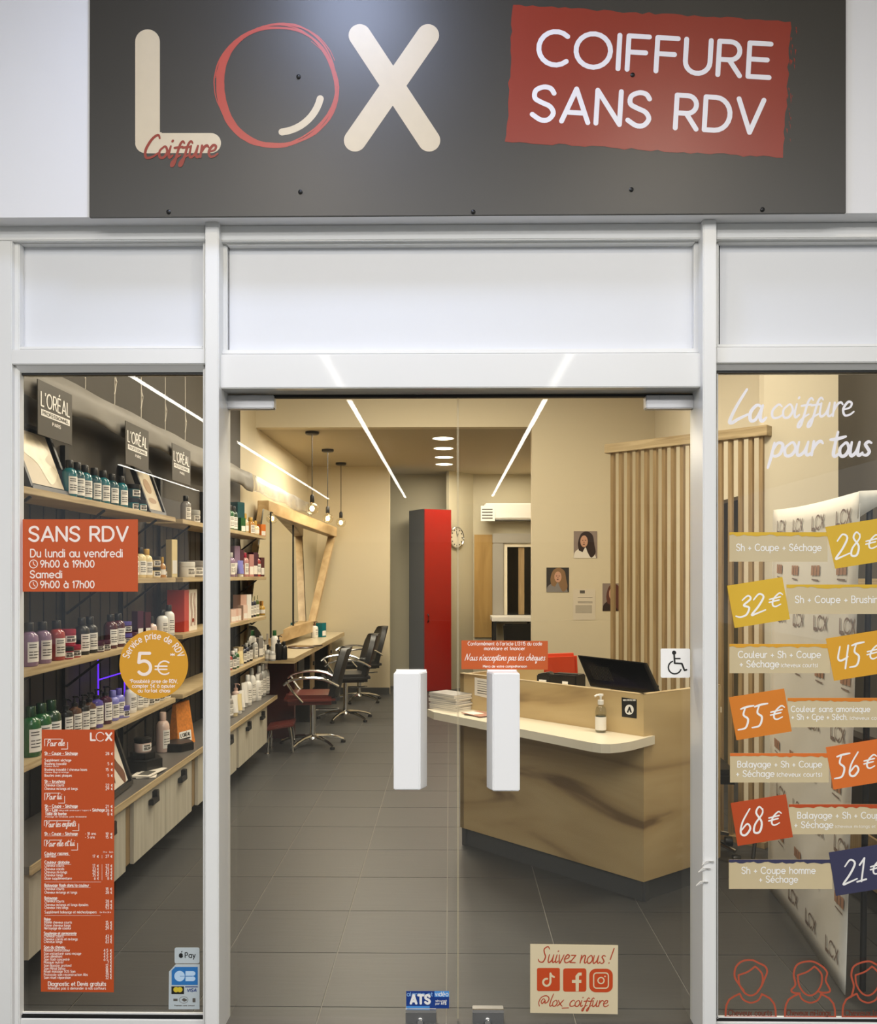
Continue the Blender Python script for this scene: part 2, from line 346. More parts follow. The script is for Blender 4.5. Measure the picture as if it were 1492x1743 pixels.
H = {   # brush script
 'a': (.5, [[(.42, .42), (.25, .5), (.06, .3), (.08, .05), (.25, .08), (.42, .42)], [(.44, .48), (.38, .15), (.45, 0), (.58, .1)]]),
 'c': (.4, [[(.38, .42), (.25, .5), (.06, .28), (.1, .03), (.3, .02), (.45, .12)]]), 'e': (.42, [[(.06, .22), (.3, .3), (.34, .46), (.2, .5), (.06, .25), (.14, .02), (.32, .03), (.46, .14)]]),
 'f': (.36, [[(.46, .62), (.38, .7), (.28, .55), (.2, .1), (.12, -.3), (.02, -.36), (.04, -.2), (.2, 0), (.36, .1)], [(.06, .42), (.4, .46)]]),
 'h': (.46, [[(.16, 1), (.1, .5), (.05, 0)], [(.05, .1), (.2, .45), (.33, .42), (.32, .1), (.4, 0), (.5, .1)]]), 'i': (.22, [[(.1, .5), (.06, .15), (.12, 0), (.24, .1)], [(.14, .7), (.16, .74)]]),
 'l': (.2, [[(.2, 1), (.08, .5), (.05, .1), (.12, 0), (.24, .1)]]), 'n': (.46, [[(.08, .5), (.05, 0)], [(.05, .1), (.2, .45), (.34, .45), (.33, .1), (.4, 0), (.5, .1)]]),
 'o': (.42, [[(.25, .5), (.06, .3), (.1, .03), (.28, .02), (.4, .25), (.3, .48), (.2, .47)]]), 'p': (.42, [[(.1, .5), (.06, 0), (0, -.42)], [(.06, .15), (.2, .48), (.38, .42), (.34, .1), (.18, 0), (.06, .08)]]),
 'q': (.48, [[(.38, .42), (.22, .5), (.06, .3), (.1, .05), (.25, .08), (.4, .45)], [(.42, .48), (.36, 0), (.3, -.4), (.38, -.42), (.5, -.2)]]), 'r': (.34, [[(.06, .5), (.05, 0)], [(.05, .15), (.16, .42), (.28, .5), (.36, .42)]]),
 's': (.34, [[(.34, .45), (.22, .5), (.12, .4), (.22, .26), (.3, .12), (.2, 0), (.04, .04)]]), 't': (.3, [[(.2, .9), (.14, .4), (.12, .08), (.2, 0), (.34, .1)], [(-.06, .62), (.2, .64), (.52, .72)]]),
 'u': (.48, [[(.06, .5), (.04, .12), (.12, 0), (.28, .15), (.36, .5)], [(.36, .5), (.33, .12), (.4, 0), (.52, .1)]]), 'v': (.38, [[(.04, .5), (.12, 0), (.2, .05), (.36, .5)]]),
 'x': (.42, [[(.02, .5), (.2, .2), (.4, 0)], [(.44, .52), (.2, .2), (0, 0)]]), 'z': (.4, [[(.06, .48), (.36, .48)], [(.36, .48), (.04, .02)], [(.04, .02), (.4, .02)]]),
 'L': (.62, [[(.5, 1), (.2, .5), (.02, .08), (.1, .02), (.3, .12), (.6, .24)]]), 'C': (.62, [[(.6, .85), (.5, 1), (.25, .8), (.05, .35), (.12, .02), (.4, .05), (.6, .2)]]),
 'P': (.55, [[(.2, .95), (.1, .4), (.02, 0)], [(.0, .7), (.25, .98), (.55, .9), (.48, .6), (.12, .42)]]), 'N': (.7, [[(0, 0), (.2, .95)], [(.2, .95), (.4, .05)], [(.4, .05), (.68, 1)]]),
 'S': (.6, [[(.6, .85), (.48, 1), (.25, .85), (.3, .6), (.42, .35), (.3, .03), (.05, .05), (-.05, .2)]]), 'X': (.55, [[(.05, .75), (.3, .4), (.45, 0)], [(.6, .8), (.3, .4), (0, 0)]]),
 '@': (.85, [[(.5, .45), (.35, .6), (.2, .4), (.3, .2), (.48, .45), (.5, .25), (.7, .35), (.75, .65), (.5, .85), (.15, .7), (.02, .3), (.12, 0)]]), '_': (.5, [[(0, -.15), (.5, -.12)]]), '!': (.2, [[(.22, .95), (.08, .25)], [(.03, .02), (.04, .05)]]),
 "'": (.15, [[(.12, .85), (.06, .65)]]), ' ': (.28, []),
 '1': (.42, [[(.12, .72), (.32, .98)], [(.32, .98), (.2, .02)], [(.02, .03), (.4, .08)]]), '2': (.58, [[(.08, .75), (.3, 1), (.5, .82), (.3, .4), (.02, .02), (.25, .06), (.6, .16)]]),
 '3': (.55, [[(.15, .82), (.38, 1), (.5, .82), (.22, .56), (.45, .4), (.35, .08), (.1, 0), (-.1, .08)]]), '4': (.58, [[(.14, .95), (.05, .5), (.15, .36), (.35, .4), (.5, .48)], [(.52, .95), (.38, 0)]]),
 '5': (.6, [[(.1, .92), (.35, .97), (.66, .98)], [(.3, .95), (.22, .64), (.42, .42), (.32, .06), (.0, .02)]]), '6': (.5, [[(.42, .98), (.12, .5), (.06, .1), (.25, 0), (.44, .22), (.32, .42), (.1, .22)]]),
 '8': (.52, [[(.44, .86), (.3, 1), (.18, .78), (.4, .4), (.32, .04), (.1, .06), (.14, .36), (.42, .7), (.44, .9)]]), '€': (.55, [[(.55, .78), (.4, .9), (.18, .6), (.15, .25), (.28, .1), (.5, .2)], [(.0, .6), (.46, .66)], [(0, .42), (.42, .48)]]),
}
H['è'] = (H['e'][0], H['e'][1]+[[(.1, .75), (.26, .62)]])

class Flat:
    """Print on a plane: shapes in photograph units, merged into clean outlines and carried onto a plane or surface by the map m."""
    def __init__(s, m): s.m = m; s.g = {0: []}; s.k = 0; s.nk = 0
    def poly(s, pts): s.g[s.k].append([(float(x), float(y)) for x, y in pts]); return s
    def group(s): s.nk += 1; s.k = s.nk; s.g[s.k] = []
    def rect(s, x0, y0, x1, y1): return s.poly([(x0, y0), (x1, y0), (x1, y1), (x0, y1)])
    def disc(s, cx, cy, r, n=28, ry=None): return s.poly([(cx+r*math.cos(2*PI*k/n), cy+(ry or r)*math.sin(2*PI*k/n)) for k in range(n)])
    def rrect(s, x0, y0, x1, y1, r): return s.poly(arc(x1-r, y0+r, r, r, -90, 0)+arc(x1-r, y1-r, r, r, 0, 90)+arc(x0+r, y1-r, r, r, 90, 180)+arc(x0+r, y0+r, r, r, 180, 270))
    def strip(s, pts, hw):
        m = len(pts); L = []; Rr = []
        for i in range(m):
            a = pts[max(i-1, 0)]; b = pts[min(i+1, m-1)]
            dx, dy = b[0]-a[0], b[1]-a[1]; l = math.hypot(dx, dy) or 1e-6
            k = 1.0
            if 0 < i < m-1:
                d1 = (pts[i][0]-a[0], pts[i][1]-a[1]); l1 = math.hypot(*d1) or 1e-6
                k = 1/max(0.7, abs((d1[0]*dx+d1[1]*dy)/(l1*l)))
            nx, ny = -dy/l*hw[i]*k, dx/l*hw[i]*k
            L.append((pts[i][0]+nx, pts[i][1]+ny)); Rr.append((pts[i][0]-nx, pts[i][1]-ny))
        for i in range(m-1):
            s.g[s.k].append([L[i], L[i+1], Rr[i+1], Rr[i]])
    def stroke(s, pts, w, taper=0.0, caps=True):
        q = [pts[0]]
        for p in pts[1:]:
            if math.hypot(p[0]-q[-1][0], p[1]-q[-1][1]) > 1e-4: q.append(p)
        pts = q if len(q) > 1 else [pts[0], (pts[0][0]+w*.05, pts[0][1])]
        m = len(pts); hw = [w/2*(1-taper+taper*math.sin(PI*min(1, (i+0.35)/(m-0.3)))) for i in range(m)]
        st = 0; dn = 32 if w > 15 else 18 if w > 7 else 10 if w > 3 else 6
        for i in range(1, m-1):
            a = (pts[i][0]-pts[i-1][0], pts[i][1]-pts[i-1][1]); b = (pts[i+1][0]-pts[i][0], pts[i+1][1]-pts[i][1])
            if abs(math.atan2(a[0]*b[1]-a[1]*b[0], a[0]*b[0]+a[1]*b[1])) > 0.75:
                s.strip(pts[st:i+1], hw[st:i+1]); s.disc(*pts[i], hw[i], dn); st = i
        s.strip(pts[st:], hw[st:])
        if caps and w > 1.2:
            s.disc(*pts[0], hw[0], dn); s.disc(*pts[-1], hw[-1], dn)
        return s
    def text(s, txt, x0, x1, base, cap, w, rot=0.0, script=False, gap=None, shear=None):
        tab = H if script else G; gap = gap if gap is not None else (0.0 if script else .24)
        sh = shear if shear is not None else (.16 if script else 0)
        adv = 0; lay = []
        for ch in txt:
            wd, st = tab[ch]; lay.append((adv, st)); adv += wd+gap
        adv -= gap; sx = (x1-x0)/adv; c, q = math.cos(math.radians(rot)), math.sin(math.radians(rot))
        if script: s.group()
        for ax, st in lay:
            if not script: s.group()
            for pl in st:
                pl = spline(pl, 4) if (script and len(pl) > 2) else pl
                o = []
                for x, y in pl:
                    X = (ax+x+sh*y)*sx; Y = -y*cap
                    o.append((x0+X*c-Y*q, base+X*q+Y*c))
                s.stroke(o, w, 0.35 if script else 0.0)
        s.k = 0
        return s
    def arctext(s, txt, cx, cy, r, a0, a1, cap, w):
        adv = sum(G[c][0]+.26 for c in txt); pos = 0; sx = math.radians(a1-a0)*r/adv
        for ch in txt:
            wd, st = G[ch]; s.group()
            th = math.radians(a0)+(pos+wd/2)*sx/r
            for pl in st:
                o = []
                for x, y in pl:
                    X = (x-wd/2)*sx; rr = r+y*cap
                    o.append((cx+rr*math.sin(th)+X*math.cos(th), cy-rr*math.cos(th)+X*math.sin(th)))
                s.stroke(o, w)
            pos += wd+.26
        s.k = 0
        return s
    def merge(s):
        V, Fc = [], []
        for polys in s.g.values():
            if not polys: continue
            vs = []; fs = []
            for p in polys:
                q = []
                for v in p:
                    if not q or abs(v[0]-q[-1][0])+abs(v[1]-q[-1][1]) > 1e-7: q.append(v)
                if len(q) < 3: continue
                if len(q) == 4:          # a strip piece that twists on a tight bend becomes two triangles
                    for tri in ((q[0], q[1], q[2]), (q[0], q[2], q[3])):
                        fs.append(list(range(len(vs), len(vs)+3))); vs += [Vector(v) for v in tri]
                    continue
                fs.append(list(range(len(vs), len(vs)+len(q)))); vs += [Vector(v) for v in q]
            for f in fs:                 # one winding for all
                ar = sum(vs[f[i]].x*vs[f[(i+1) % len(f)]].y-vs[f[(i+1) % len(f)]].x*vs[f[i]].y for i in range(len(f)))
                if ar < 0: f.reverse()
            r = delaunay_2d_cdt(vs, [], fs, 0, 1e-6)
            n = len(V); V += [(v.x, v.y) for v in r[0]]
            Fc += [tuple(i+n for i in f) for f, o in zip(r[2], r[5]) if o]
        return V, Fc
    def build(s, name, m, parent=None, tag=None):
        V, Fc = s.merge(); mb = MB(); mb.v = [s.m(x, y) for x, y in V]; mb.f = Fc
        return mb.build(name, m, parent, tag=tag, flat=True)
def F(Y): return Flat(lambda x, y: P(x, y, Y))
def jag(pts, amp, step, sides):
    out = []
    for i in range(len(pts)):
        a, b = pts[i], pts[(i+1) % len(pts)]
        if i in sides:
            n = max(2, int(math.hypot(b[0]-a[0], b[1]-a[1])/step)); dx, dy = b[0]-a[0], b[1]-a[1]; l = math.hypot(dx, dy)
            for k in range(n):
                t = k/n; j = random.uniform(-amp, amp)
                out.append((a[0]+dx*t-dy/l*j, a[1]+dy*t+dx/l*j))
        else: out.append(a)
    return out
# ================================================================== SETTING
def fb(mb, x0, y0, x1, y1, Yf, Yb):
    xm, ym = (x0+x1)/2, (y0+y1)/2
    xm_ = min(max(xm, 0), 1492)
    return mb.box((P(x0, ym, Yf).x, Yf, P(xm_, y1, Yf).z), (P(x1, ym, Yf).x, Yb, P(xm_, y0, Yf).z))
def sbox(name, a, b, m, parent=None): return MB().box(a, b).build(name, m, parent, tag=STRUCT if parent is None else None)
XL, XR, XD = -1.87, 1.97, 2.25          # left wall, right wall (rear), right wall (front)
YB, YS = 8.5, 5.43                      # back wall left, soffit / cream front wall
ZT, ZD = 3.6, 3.0
# --- floor of the salon: a grout bed carrying single tiles
floor = sbox('floor', (XL-.1, -.12, -.06), (XD+.1, 9.6, -.004), GROUT)
tm = MB().box((-.2262, -.2262, -.008), (.2262, .2262, 0)).mesh('tile', TILE)
x0t, y0t, ts = -.012, .194-.457, .4570
fo = Vector(floor['_o'])
for i in range(-4, 5):
    for j in range(0, 22):
        cx, cy = x0t+(i+.5)*ts, y0t+(j+.5)*ts
        if cx < XL or cx > XD-.05 or cy > 9.4: continue
        o = bpy.data.objects.new('tile', tm); COL.objects.link(o); o.parent = floor; o.location = Vector((cx, cy, 0))-fo
# --- salon walls and ceilings
sbox('wall_left', (XL-.1, .12, 0), (XL, 4.80, ZT), TAUPE)
sbox('wall_left', (XL-.1, 4.80, 0), (XL, YB+.1, ZT), CREAM)
sbox('wall_back', (XL, YB, 0), (P(663, 1000, YB).x, YB+.1, ZD), CREAM)
sbox('wall_back', (P(663, 1000, YB).x-.3, 9.4, 0), (2.2, 9.5, ZD), GREYW)
xo = P(905, 800, YS).x
b = MB().box((xo, YS, 0), (XR, YS+.12, ZT)); sbox('wall_back', (xo, YS, 0), (XR, YS+.12, ZT), CREAM)
sbox('wall_back', (XL, YS, ZD), (xo, YS+.12, ZT), CREAM)       # soffit face over the opening
sbox('wall_right', (XR, 3.9, 0), (XR+.1, YS, ZT), CREAM2)
sbox('wall_right', (XR, 2.9, 2.116), (XR+.1, 3.9, ZT), CREAM2)   # bulkhead over the side passage
sbox('wall_right', (XR, 2.2, 0), (XR+.1, 2.9, ZT), CREAM2)
sbox('wall_right', (XR+.9, 2.2, 0), (XR+1.0, 4.6, 2.4), GREYW); sbox('wall_right', (XR+.1, 4.35, 0), (XR+1.0, 4.45, 2.4), GREYW); sbox('wall_right', (XR+.1, 2.19, 0), (XR+1.0, 2.29, 2.4), GREYW)
sbox('ceiling', (XR+.1, 2.2, 2.3), (XR+1.0, 4.45, 2.4), CEILM); sbox('floor', (XD+.1, 2.1, -.05), (XR+1.0, 4.45, -.004), SKIRT)
sbox('wall_right', (1.2, 5.55, 0), (1.3, 9.4, ZD), CREAM)
pc = P(1300, 900, 2.1).x
sbox('wall_right', (pc, 2.1, 0), (XD+.1, 2.18, ZT), CREAM2)       # cream wall end by the slatted screen
sbox('wall_right', (XD, .12, 0), (XD+.1, 2.1, ZT), DARKW)
sbox('ceiling', (XL-.1, .12, ZT), (XD+.9, YS+.1, ZT+.1), CEILM)
sbox('ceiling', (XL-.1, YS+.12, ZD), (2.2, 9.5, ZD+.1), CEILM)
a, b2 = P(764, 1000, 9.0), P(805, 1000, 9.4)
nrm = Vector((b2.y-a.y, -(b2.x-a.x), 0)).normalized()
MB().plate([(a.x, a.y, 0), (b2.x, b2.y, 0), (b2.x, b2.y, ZD), (a.x, a.y, ZD)], -nrm*.05).build('wall_back', GREYW, tag=STRUCT)
CLOCKWALL = ((a+b2)/2, nrm)
sbox('baseboard_back', (XL, YB-.015, 0), (P(663, 1000, YB).x, YB, .095), SKIRT)
sbox('baseboard_back', (P(663, 1000, YB).x, 9.385, 0), (0.35, 9.4, .095), SKIRT)
sbox('baseboard_right', (xo, YS-.015, 0), (XR, YS, .095), SKIRT)
sbox('baseboard_right', (XD-.015, .14, 0), (XD, 2.1, .12), SKIRT)
# --- the mall in front of the shop (it lights the shop front and shows in the panes)
sbox('floor', (-9, -27, -.06), (9, -.12, -.004), mat('mall_floor', '5c5c58', .4))
sbox('ceiling', (-9, -27, 4.0), (9, .1, 4.1), mat('mall_ceiling', 'c9c9c6', .8))
sbox('wall_opposite', (-9, -27.1, 0), (9, -27, 4.0), mat('mall_wall', '4b4845', .7))
sbox('wall_opposite', (-9, -26.98, 2.7), (9, -26.9, 4.0), mat('mall_fascia', '9a9a9c', .7))

# ================================================================== SHOP FRONT
Yfa = -.075
zb = P(746, 366.5, Yfa).z
sbox('wall_front', (-3.2, Yfa, zb), (3.4, .12, 4.0), WHITE)
sbox('wall_front', (-3.2, .02, -.004), (P(-60, 900, 0).x, .14, zb), WHITE)
# frame members
def trim(name, *bx, m=ALU, bev=.003):
    q = MB()
    for x in bx: fb(q, *x)
    return q.build(name, m, bev=bev, tag=STRUCT)
YG = .10
zf0 = 1800
trim('trim_1', (349, 376, 372, zf0, -.03, .13))            # post left of the doors
trim('trim_2', (1196, 373, 1219, zf0, -.03, .13))          # post right of the doors
trim('trim_3', (-3, 383, 349.5, 409, 0, .13))
trim('trim_4', (371.5, 381, 1196.5, 408, 0, .13))
trim('trim_5', (1218.5, 378, 1720, 405, 0, .13))
trim('trim_6', (-90, 409, 20, zf0, 0, .055))                 # outer left stile
trim('trim_7', (19.5, 405, 33, zf0, .02, .055))
trim('trim_8', (345, 409, 349.5, zf0, .02, .055))
trim('trim_9', (20, 594, 349.5, 620, 0, .13))
trim('trim_10', (371.5, 602, 1196.5, 660, 0, .125), m=ALUG)        # door header
trim('trim_11', (1218.5, 590, 1720, 617, 0, .13))
trim('trim_12', (33, 407, 345, 414, .02, .1)); trim('trim_13', (385, 405, 1183, 415, .02, .1)); trim('trim_14', (1222, 402, 1720, 411, .02, .1))
trim('trim_15', (33, 589, 345, 595, .02, .12)); trim('trim_16', (372, 594, 1196, 602.5, .02, .12)); trim('trim_17', (1219, 585, 1720, 591, .02, .12))
trim('trim_18', (20, 1735, 349.5, zf0, .03, .055)); trim('trim_19', (1218.5, 1741, 1720, zf0, .03, .055))
trim('trim_20', (372, 414, 386, 600, .03, .1)); trim('trim_21', (1181, 412, 1196.5, 600, .03, .1)); trim('trim_22', (1219, 412, 1223, 590, .03, .1))
trim('trim_23', (1700, 378, 1730, zf0, 0, .13))
# white infill panels above the transom
def panel(name, x0, y0, x1, y1):
    q = fb(MB(), x0, y0, x1, y1, .055, .075).build(name, FILM, tag=STRUCT)
    g = MB(); fb(g, x0-1, y0-2.2, x1, y0+1.2, .052, .08); fb(g, x0-1, y0, x0+1.5, y1, .052, .08)
    g.build('gasket', BLACK, q)
panel('trim_24', 32, 417, 348, 592); panel('trim_25', 388, 418, 1180, 596); panel('trim_26', 1223, 414, 1712, 588)
# door header underside recess and black head gasket
trim('trim_27', (372, 671, 1196, 676, .095, .12), m=BLACK, bev=0)
trim('trim_28', (379, 672, 385, zf0, .09, .125), m=mat('grey_aluminium', '9b9b98', .35), bev=0)
trim('trim_29', (1181, 672, 1186, zf0, .09, .125), m=MATS['grey_aluminium'], bev=0)
# windows: gasket and pane
def window(name, x0, y0, x1, y1):
    YW = .045
    g = MB()
    fb(g, x0-2, y0-3, x1+2, y0+1, .035, .056); fb(g, x0-4, y0, x0-.5, y1+2, .035, .05); fb(g, x1-.6, y0, x1+2, y1+2, .035, .056)
    fb(g, x0-2, y1-1, x1+2, y1+5, .035, .056)
    w = g.build(name, BLACK, tag=STRUCT)
    fb(MB(), x0, y0, x1, y1, YW, YW+.008).build('pane', GLASS, w)
    q = MB(); fb(q, x0+.6, y0, x0+2.2, y1, YW-.004, .05); fb(q, x0, y1-6, x1, y1-3.5, YW-.004, .05)
    q.build('glazing_bead', ALU, w)
    xm = min((x0+x1)/2, 1400)
    zt, zb_ = P(xm, y0-17, .004).z, P(xm, y0-3, .03).z
    MB().plate([(P(x0-3, y0, .03).x, .004, zt), (P(x0-3, y0, .03).x, .03, zb_), (P(x0-3, y0, .03).x, .10, zb_), (P(x0-3, y0, .03).x, .10, zt)], (P(x1+3, y0, .03).x-P(x0-3, y0, .03).x, 0, 0)).build('bevel_bead', ALU, w)
YW = .045
window('window_1', 36, 637, 346, 1730); window('window_2', 1219.5, 633, 1712, 1738)
# doors
ztop = P(746, 676, YG).z
def door(name, x0, x1, hinge):
    zb_ = .008
    d = MB().box((P(x0, 1000, YG).x, YG, zb_), (P(x1, 1000, YG).x, YG+.01, ztop)); d.f = d.f[1:]      # the foot of the pane stands open over the floor gap
    d = d.build(name, GLASS, tag=STRUCT)
    hx = (x0, x0+81) if hinge < 0 else (x1-82, x1)
    q = MB(); fb(q, hx[0], 672.5, hx[1], 695, YG-.016, YG+.026)
    pf = q.build('patch_fitting', mat('satin_aluminium', 'bcbcbe', .4, .6), d, bev=.003)
    m_ = (hx[0]+hx[1])/2
    fb(MB(), m_-17, 673, m_+17, 680, YG-.019, YG-.015).build('cover_plate', MATS['satin_aluminium'], pf)
    q = MB(); fb(q, hx[0]-4, 1747, hx[1], 1762, YG-.016, YG+.026); q.build('patch_fitting', MATS['satin_aluminium'], d, bev=.003)
    lx = (690, 742) if hinge < 0 else (804, 857)
    q = MB(); fb(q, lx[0], 1720, lx[1], 1759, YG-.014, YG+.024); lp = q.build('lock_plate', STEEL, d, bev=.002)
    q = MB(); fb(q, lx[0], 1719, lx[1], 1724, YG-.017, YG-.01); q.build('cover_strip', CHROME, lp)
    c = P((lx[0]+lx[1])/2-1, 1739, YG-.014)
    MB().lathe([(.0135, 0), (.0135, -.006), (.010, -.012), (0, -.013)], (c.x, c.y, c.z), 16, 'y').build('lock_cylinder', CHROME, lp)
    # folded sheet pull handle
    Yf = YG-.075
    if hinge < 0:
        xs = [(673, YG-.002), (669.5, Yf), (714.5, Yf), (726.3, YG-.03), (726.3, YG-.002)]
    else:
        xs = [(828, YG-.002), (828, YG-.03), (838.5, Yf), (884.5, Yf), (880, YG-.002)]
    zt, zbm = P(746, 1145.5, Yf).z, P(746, 1345, Yf).z
    if hinge > 0: zbm -= .003
    poly = [(P(x, 1240, y).x, y) for x, y in xs]
    h = MB().prism(poly, zbm, zt).build('handle', HANDLEW, d, bev=.0035)
    q = MB(); fb(q, xs[0][0]+1, 1140, xs[-1][0]-1, 1156, YG-.012, YG-.0005); q.build('handle_fixing', HANDLEW, h)
    e = (777.5, 778.3) if hinge < 0 else (779.6, 780.4)
    MB().box((P(e[0], 1000, YG).x, YG-.0005, zb_), (P(e[1], 1000, YG).x, YG+.0105, ztop)).build('polished_edge', mat('polished_glass_edge', 'b5aa8c', .3), d)
    return d
door('door_1', 385, 778.2, -1); door('door_2', 779.8, 1181, 1)
# slivers of peeling paint on the right post
for k, (x, y, lab) in enumerate(((1203, 1468, 'curled white paint flake on the white post, topmost of three beside the window'), (1197, 1480, 'white paint flake peeling off the post, middle one of three'), (1193, 1503, 'thick white paint flake low on the post, lowest of three'))):
    c = P(x, y, -.034); q = MB()
    q.plate([c+Vector((-.017, 0, -.010)), c+Vector((.010, -.002, .002)), c+Vector((.022, -.006, .001)), c+Vector((.020, -.010, .008)), c+Vector((-.004, -.004, .006))], (0, .005, 0))
    q.build('paint_flake', WHITEP, tag=T(lab, 'paint flake', 'peeling paint on the post'))

# ================================================================== SIGN
YSG = Yfa-.012
sign = thing('shop_sign', 'wide charcoal fascia sign with beige and coral lettering above the doors', 'sign', P(795, 364, YSG))
q = MB(); q.plate([P(152, 369.5, YSG), P(1439, 362, YSG), P(1439, -40, YSG), P(153, -40, YSG)], (0, .011, 0)); q.build('sign_board', SIGN, sign)
Y1 = YSG-.0008; Y2 = YSG-.0016; Y3 = YSG-.0024
f = F(Y1); f.stroke([(251, 71), (251, 239)], 42); f.stroke([(247, 243.5), (359, 243.5)], 34); f.poly([(230, 225)]+arc(252, 238, 22, 23, 180, 90)+[(275, 261), (275, 225)])
f.build('letter_l', SIGNB, sign)
f = F(Y1); f.stroke([(612, 60), (730, 239)], 38); f.stroke([(728, 60), (604, 239)], 38); f.build('letter_x', SIGNB, sign)
f = F(Y1)
rs = random.Random(3)
for k in range(9):
    a0 = rs.uniform(-20, 20)+40*k; a1 = a0+rs.uniform(130, 250)
    rr = 99+rs.uniform(-4, 7); pts = []
    n = 40
    for i in range(n+1):
        a = math.radians(a0+(a1-a0)*i/n); ra = rr+3*math.sin(3*a+k)+rs.uniform(-.35, .35)
        pts.append((472+ra*math.cos(a), 147+(ra+2)*math.sin(a)))
    f.stroke(pts, rs.uniform(2.4, 4.4)+(2.0 if 90 < (a0+a1)/2 % 360 < 230 else 0), .7)
pts = [(472+(99+1.5*math.sin(7*t))*math.cos(t), 147+(101+1.5*math.sin(5*t))*math.sin(t)) for t in [2*PI*i/80 for i in range(81)]]
f.stroke(pts, 4.0, .2)
f.stroke([(472+99*math.cos(t), 147+102*math.sin(t)) for t in [math.radians(80+i*2.5) for i in range(60)]], 11, .6)
f.build('brush_ring', SIGNRED2, sign)
f = F(Y1); f.stroke(arc(472, 150, 75, 75, 14, 84), 12); f.build('ring_highlight', SIGNB, sign)
f = F(Y2); f.text('Coiffure', 244, 368, 269, 39, 4.6, -1, script=True); f.build('script_lettering', SIGNRED, sign)
f = F(Y1); f.poly(jag([(873, 9), (1346, 37), (1332, 269), (861, 241)], 2.2, 11, (0, 1, 2, 3)))
for k in range(26):
    t = rs.random(); x = 1343-13*t+rs.uniform(2, 13); y = 45+215*t
    f.poly([(x, y), (x+rs.uniform(1, 3), y+1), (x+rs.uniform(0, 2), y+rs.uniform(4, 12))])
f.build('red_brush_panel', SIGNRED, sign)
f = F(Y2); f.text('COIFFURE', 915, 1309, 109, 57, 8.4, 3.35); f.text('SANS RDV', 905, 1297, 203, 56, 8.4, 3.45); f.build('lettering', SIGNW, sign)
for x, y in ((508, 131), (1076, 128), (511, 327), (1074, 323), (287, 361), (805, 361), (1297, 357)):
    c = P(x, y, YSG)
    MB().lathe([(.0075, 0), (.0075, -.003), (.004, -.0055), (0, -.006)], (c.x, c.y, c.z), 10, 'y').build('screw', BLK, sign)

# ================================================================== PRINT ON THE PANES
YW_, YGD = .045-.0025, YG-.0025
YD = YW_
def decal(name, label, cat, shape, m, group=None, Y=None):
    """shape: list of photograph points of the outline."""
    Y = YD if Y is None else Y
    cx = sum(p[0] for p in shape)/len(shape); by = max(p[1] for p in shape)
    t = thing(name, label, cat, P(cx, by, Y), group)
    q = MB(); q.plate([P(x, y, Y) for x, y in shape], (0, .0015, 0)); q.build('vinyl', m, t)
    return t
def rr(x0, y0, x1, y1, r): return arc(x1-r, y0+r, r, r, -90, 0)+arc(x1-r, y1-r, r, r, 0, 90)+arc(x0+r, y1-r, r, r, 90, 180)+arc(x0+r, y0+r, r, r, 180, 270)
def quad(x0, y0, x1, y1): return [(x0, y1), (x1, y1), (x1, y0), (x0, y0)]
YT = YD-.0007
# opening hours
t = decal('opening_hours_sticker', 'orange opening hours sticker on the left window reading SANS RDV', 'sticker', quad(36, 884, 234.5, 1007), ORANGE)
f = F(YT); f.text('SANS RDV', 50, 217, 920.5, 23.5, 4.0)
f.text('Du lundi au vendredi', 52, 208, 948, 13, 2.0); f.text('9h00 à 19h00', 69, 160, 965.5, 11.5, 1.9); f.text('Samedi', 51.5, 105, 983.5, 12, 2.0); f.text('9h00 à 17h00', 69, 160, 1000.5, 11.5, 1.9)
for cy in (960, 995):
    f.stroke(arc(57, cy, 6.8, 6.8, 0, 360), 1.4); f.stroke([(56.5, cy-4), (57, cy), (60, cy+3)], 1.3)
f.build('lettering', PINKW, t)
# round yellow sticker
t = decal('round_price_sticker', 'round golden booking fee sticker on the left window reading 5€', 'sticker', [(261.5+58.5*math.cos(a), 1131+58.5*math.sin(a)) for a in [-2*PI*k/48 for k in range(48)]], YELLOW)
f = F(YT); f.text('5', 234.5, 257, 1148, 36, 5.4); f.text('€', 264, 288, 1148, 27, 2.6); f.text('*', 290, 297, 1123, 11, 1.5)
f.arctext('Service prise de RDV', 261.5, 1131, 43.5, -76, 76, 11, 1.7)
f.text('*Possibilité prise de RDV,', 221, 302, 1162.5, 6, 1.1); f.text('compter 5€ à ajouter', 225, 298, 1170.5, 6, 1.1); f.text('au forfait choisi', 235, 289, 1178.5, 6, 1.1)
f.build('lettering', PINKW, t)
# price list
t = decal('price_list_sticker', 'tall orange price list sticker low on the left window', 'sticker', [(69.5, 1688), (193.5, 1689), (194.5, 1242), (71, 1242)], mat('deep_orange_vinyl', 'bd4d1e', .5))
f = F(YT)
f.stroke([(154.5, 1248), (154.5, 1260), (162, 1260)], 3); f.stroke([(180.5, 1248), (189.5, 1260)], 3.2); f.stroke([(189.5, 1248), (180.5, 1260)], 3.2); f.stroke(arc(170.5, 1254, 7, 7.5, 40, 330), 1.3)
for tx, a, b_, y, br in (('Pour elle', 80, 110, 1270, [(76, 1270), (76, 1258), (104, 1258)]), ('Pour lui', 79, 105, 1361, [(76, 1362), (76, 1350), (103, 1350)]), ('Pour les enfants', 78, 129, 1408, [(75.5, 1406), (75.5, 1397), (120, 1397)]), ('Pour elle et lui', 78, 127, 1441, [(75.5, 1440), (75.5, 1430), (103, 1430)])):
    f.text(tx, a, b_, y, 11, 1.25, -2, script=True); f.stroke(br, 1.0)
    f.stroke([(b_+5, br[1][1]+5), (b_+5, br[1][1]+17), (b_-6, br[1][1]+17)], 1.0)
